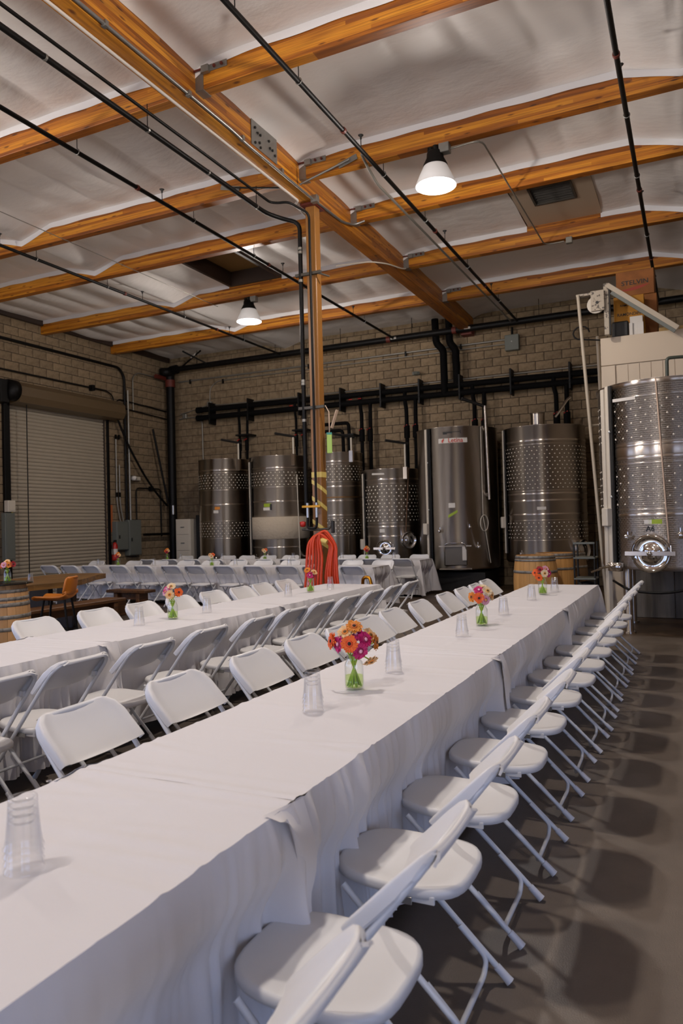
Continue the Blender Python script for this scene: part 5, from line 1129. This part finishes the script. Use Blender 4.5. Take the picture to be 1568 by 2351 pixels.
def bouquet(x, y, z, where, flowers, sc=1.0):
    """flowers: (colour, right, up, toward camera, tilt of the face: right, up, words)"""
    j = thing('flower_jar', 'clear glass jar of cut flowers '+where, 'jar', (x, y, z), group='glass jars of flowers')
    link('jar_body', jarm, j); link('water', watm, j)
    rnd = random.Random(int(x*1000)+int(y*77)); rv, fv = Vector((.903, .43, 0)), Vector((.43, -.903, 0))
    for colr, r_, u_, f_, tr, tu, words in flowers:
        pos = rv*r_*sc+fv*f_*sc+Vector((0, 0, .16+u_*sc)); nrm = (fv*(1-abs(tr)*.4)+rv*tr+Vector((0, 0, tu))).normalized()
        fl_ = thing('gerbera_flower', '%s gerbera %s, jar %s' % (colr, words, where), 'flower', (x, y, z), group='cut flowers in jars')
        q = Vector((0, 0, 1)).rotation_difference(nrm).to_matrix().to_4x4(); Mx = Matrix.Translation(pos)@q@Matrix.Rotation(rnd.uniform(0, 6), 4, 'Z')@Matrix.Diagonal((sc, sc, sc, 1))
        for nme, me in zip(('petals', 'inner_florets', 'flower_eye'), flower_meshes(colr)): o = link(nme, me, fl_); o.matrix_local = Mx
        ab = rnd.uniform(0, 6.28); b0 = Vector((.033*math.cos(ab), .033*math.sin(ab), .013)); nk = Vector((-b0.x*.6, -b0.y*.6, .146))
        MB().tube([b0, b0.lerp(nk, .5), nk, nk.lerp(pos, .6)-nrm*.012, pos-nrm*.003], .0034, 5).build('stem', M_STEM, fl_)
    lf = MB()
    for k in range(16):
        a = rnd.uniform(0, 6); p = Vector((.032*math.cos(a), .026*math.sin(a), .015)); q = Vector((-p.x*.65, -p.y*.65, .15)); lf.tube([p, p.lerp(q, .55), q], .0046, 5)
    lf.build('cut_stems', M_STEM, j)
A = [('peach', -.035, .095, .0, -.3, .9, 'at the top left'), ('amber', .005, .118, -.01, .1, 1.2, 'at the very top'), ('magenta', .012, .085, .0, .0, 1.0, 'behind the top'), ('magenta', -.066, .045, .01, -.9, .1, 'at the left'), ('orange', -.018, .052, .055, -.1, .25, 'facing the camera at the front'), ('orange', -.095, .055, -.02, -1.2, .2, 'peeping out at the far left'),
     ('magenta', .028, .018, .045, .4, -.1, 'at the lower right front'), ('magenta', .052, .062, .01, .6, .4, 'at the right'), ('peach', .075, .075, -.03, .8, .7, 'behind the right side'), ('amber', .098, .048, .0, 1.4, .1, 'at the far right, seen edge on'), ('peach', .075, -.030, .02, .6, -1.2, 'drooping below the rim')]
bouquet(-1.415, 3.06, ZC, 'nearest the camera', A, 1.0)
B = [('orange', -.025, .04, .05, -.1, .1, 'facing the camera'), ('amber', -.065, .045, .01, -1, .2, 'at the left'), ('magenta', -.015, .09, 0, -.1, 1, 'at the top'), ('cream', .04, .085, .02, .3, .6, 'at the upper right'), ('peach', .07, .05, 0, .9, .2, 'at the right'), ('pink', .02, .025, .04, .4, 0, 'at the lower front'), ('cream', .02, .10, -.03, .1, 1.2, 'behind the top')]
bouquet(-1.398, 5.22, ZC, 'in the middle of the nearest table', B)
C = [('crimson', -.03, .085, .02, -.2, .6, 'at the upper left'), ('pink', .03, .09, .01, .3, .6, 'at the upper right'), ('orange', -.07, .055, .01, -.8, .2, 'at the left'), ('cream', .01, .05, .05, 0, .1, 'facing the camera'), ('orange', -.04, .01, .03, -.4, -.3, 'at the lower left'), ('magenta', .055, .045, .03, .7, 0, 'at the right'), ('amber', .07, .075, -.02, 1, .4, 'at the far right')]
bouquet(-1.397, 7.56, ZC, 'at the far end of the nearest table', C)
D = [('peach', -.01, .045, .05, -.1, .2, 'facing the camera'), ('orange', .055, .06, .02, .6, .3, 'at the right'), ('pink', -.05, .065, .01, -.7, .4, 'at the left'), ('cream', -.01, .105, -.01, 0, 1, 'at the top'), ('magenta', -.04, .085, 0, -.4, .8, 'behind the left')]
bouquet(-3.93, 4.95, ZC, 'at the near end of the second table', D)
E_ = [('amber', -.03, .085, .02, -.3, .9, 'at the top left'), ('peach', .045, .06, .01, .6, .9, 'at the right'), ('magenta', .0, .03, .04, 0, .3, 'at the front'), ('crimson', .03, .03, .03, .4, .1, 'at the lower right')]
bouquet(-3.915, 7.36, ZC, 'at the far end of the second table', E_)
S = [('orange', -.03, .06, .03, -.4, .5, 'at the left'), ('peach', .03, .06, .03, .4, .4, 'at the right'), ('crimson', 0, .03, .05, 0, .2, 'at the front'), ('amber', 0, .095, 0, 0, 1, 'at the top')]
S2 = [('peach', -.03, .06, .03, -.4, .5, 'at the left'), ('orange', .03, .06, .03, .4, .4, 'at the right'), ('cream', 0, .03, .05, 0, .2, 'at the front')]
bouquet(-11.1, 12.2, ZC, 'at the left of the first cross table', S); bouquet(-8.62, 12.1, ZC, 'in the middle of the first cross table', S2)
bouquet(-11.6, 14.45, ZC, 'at the left of the rear cross table', S); bouquet(-8.82, 14.42, ZC, 'in the middle of the rear cross table', S2); bouquet(-6.3, 14.42, ZC, 'at the right of the rear cross table', S)
F = [('amber', .03, .05, .03, .3, .2, 'at the right'), ('pink', -.02, .05, .04, -.2, .2, 'at the front'), ('orange', -.06, .04, .01, -.8, .2, 'at the left'), ('crimson', .07, .055, 0, .9, .3, 'at the far right'), ('peach', 0, .085, 0, 0, .9, 'at the top')]
bouquet(-7.50, 6.34, .901, 'on the barrel with the glass top', F)
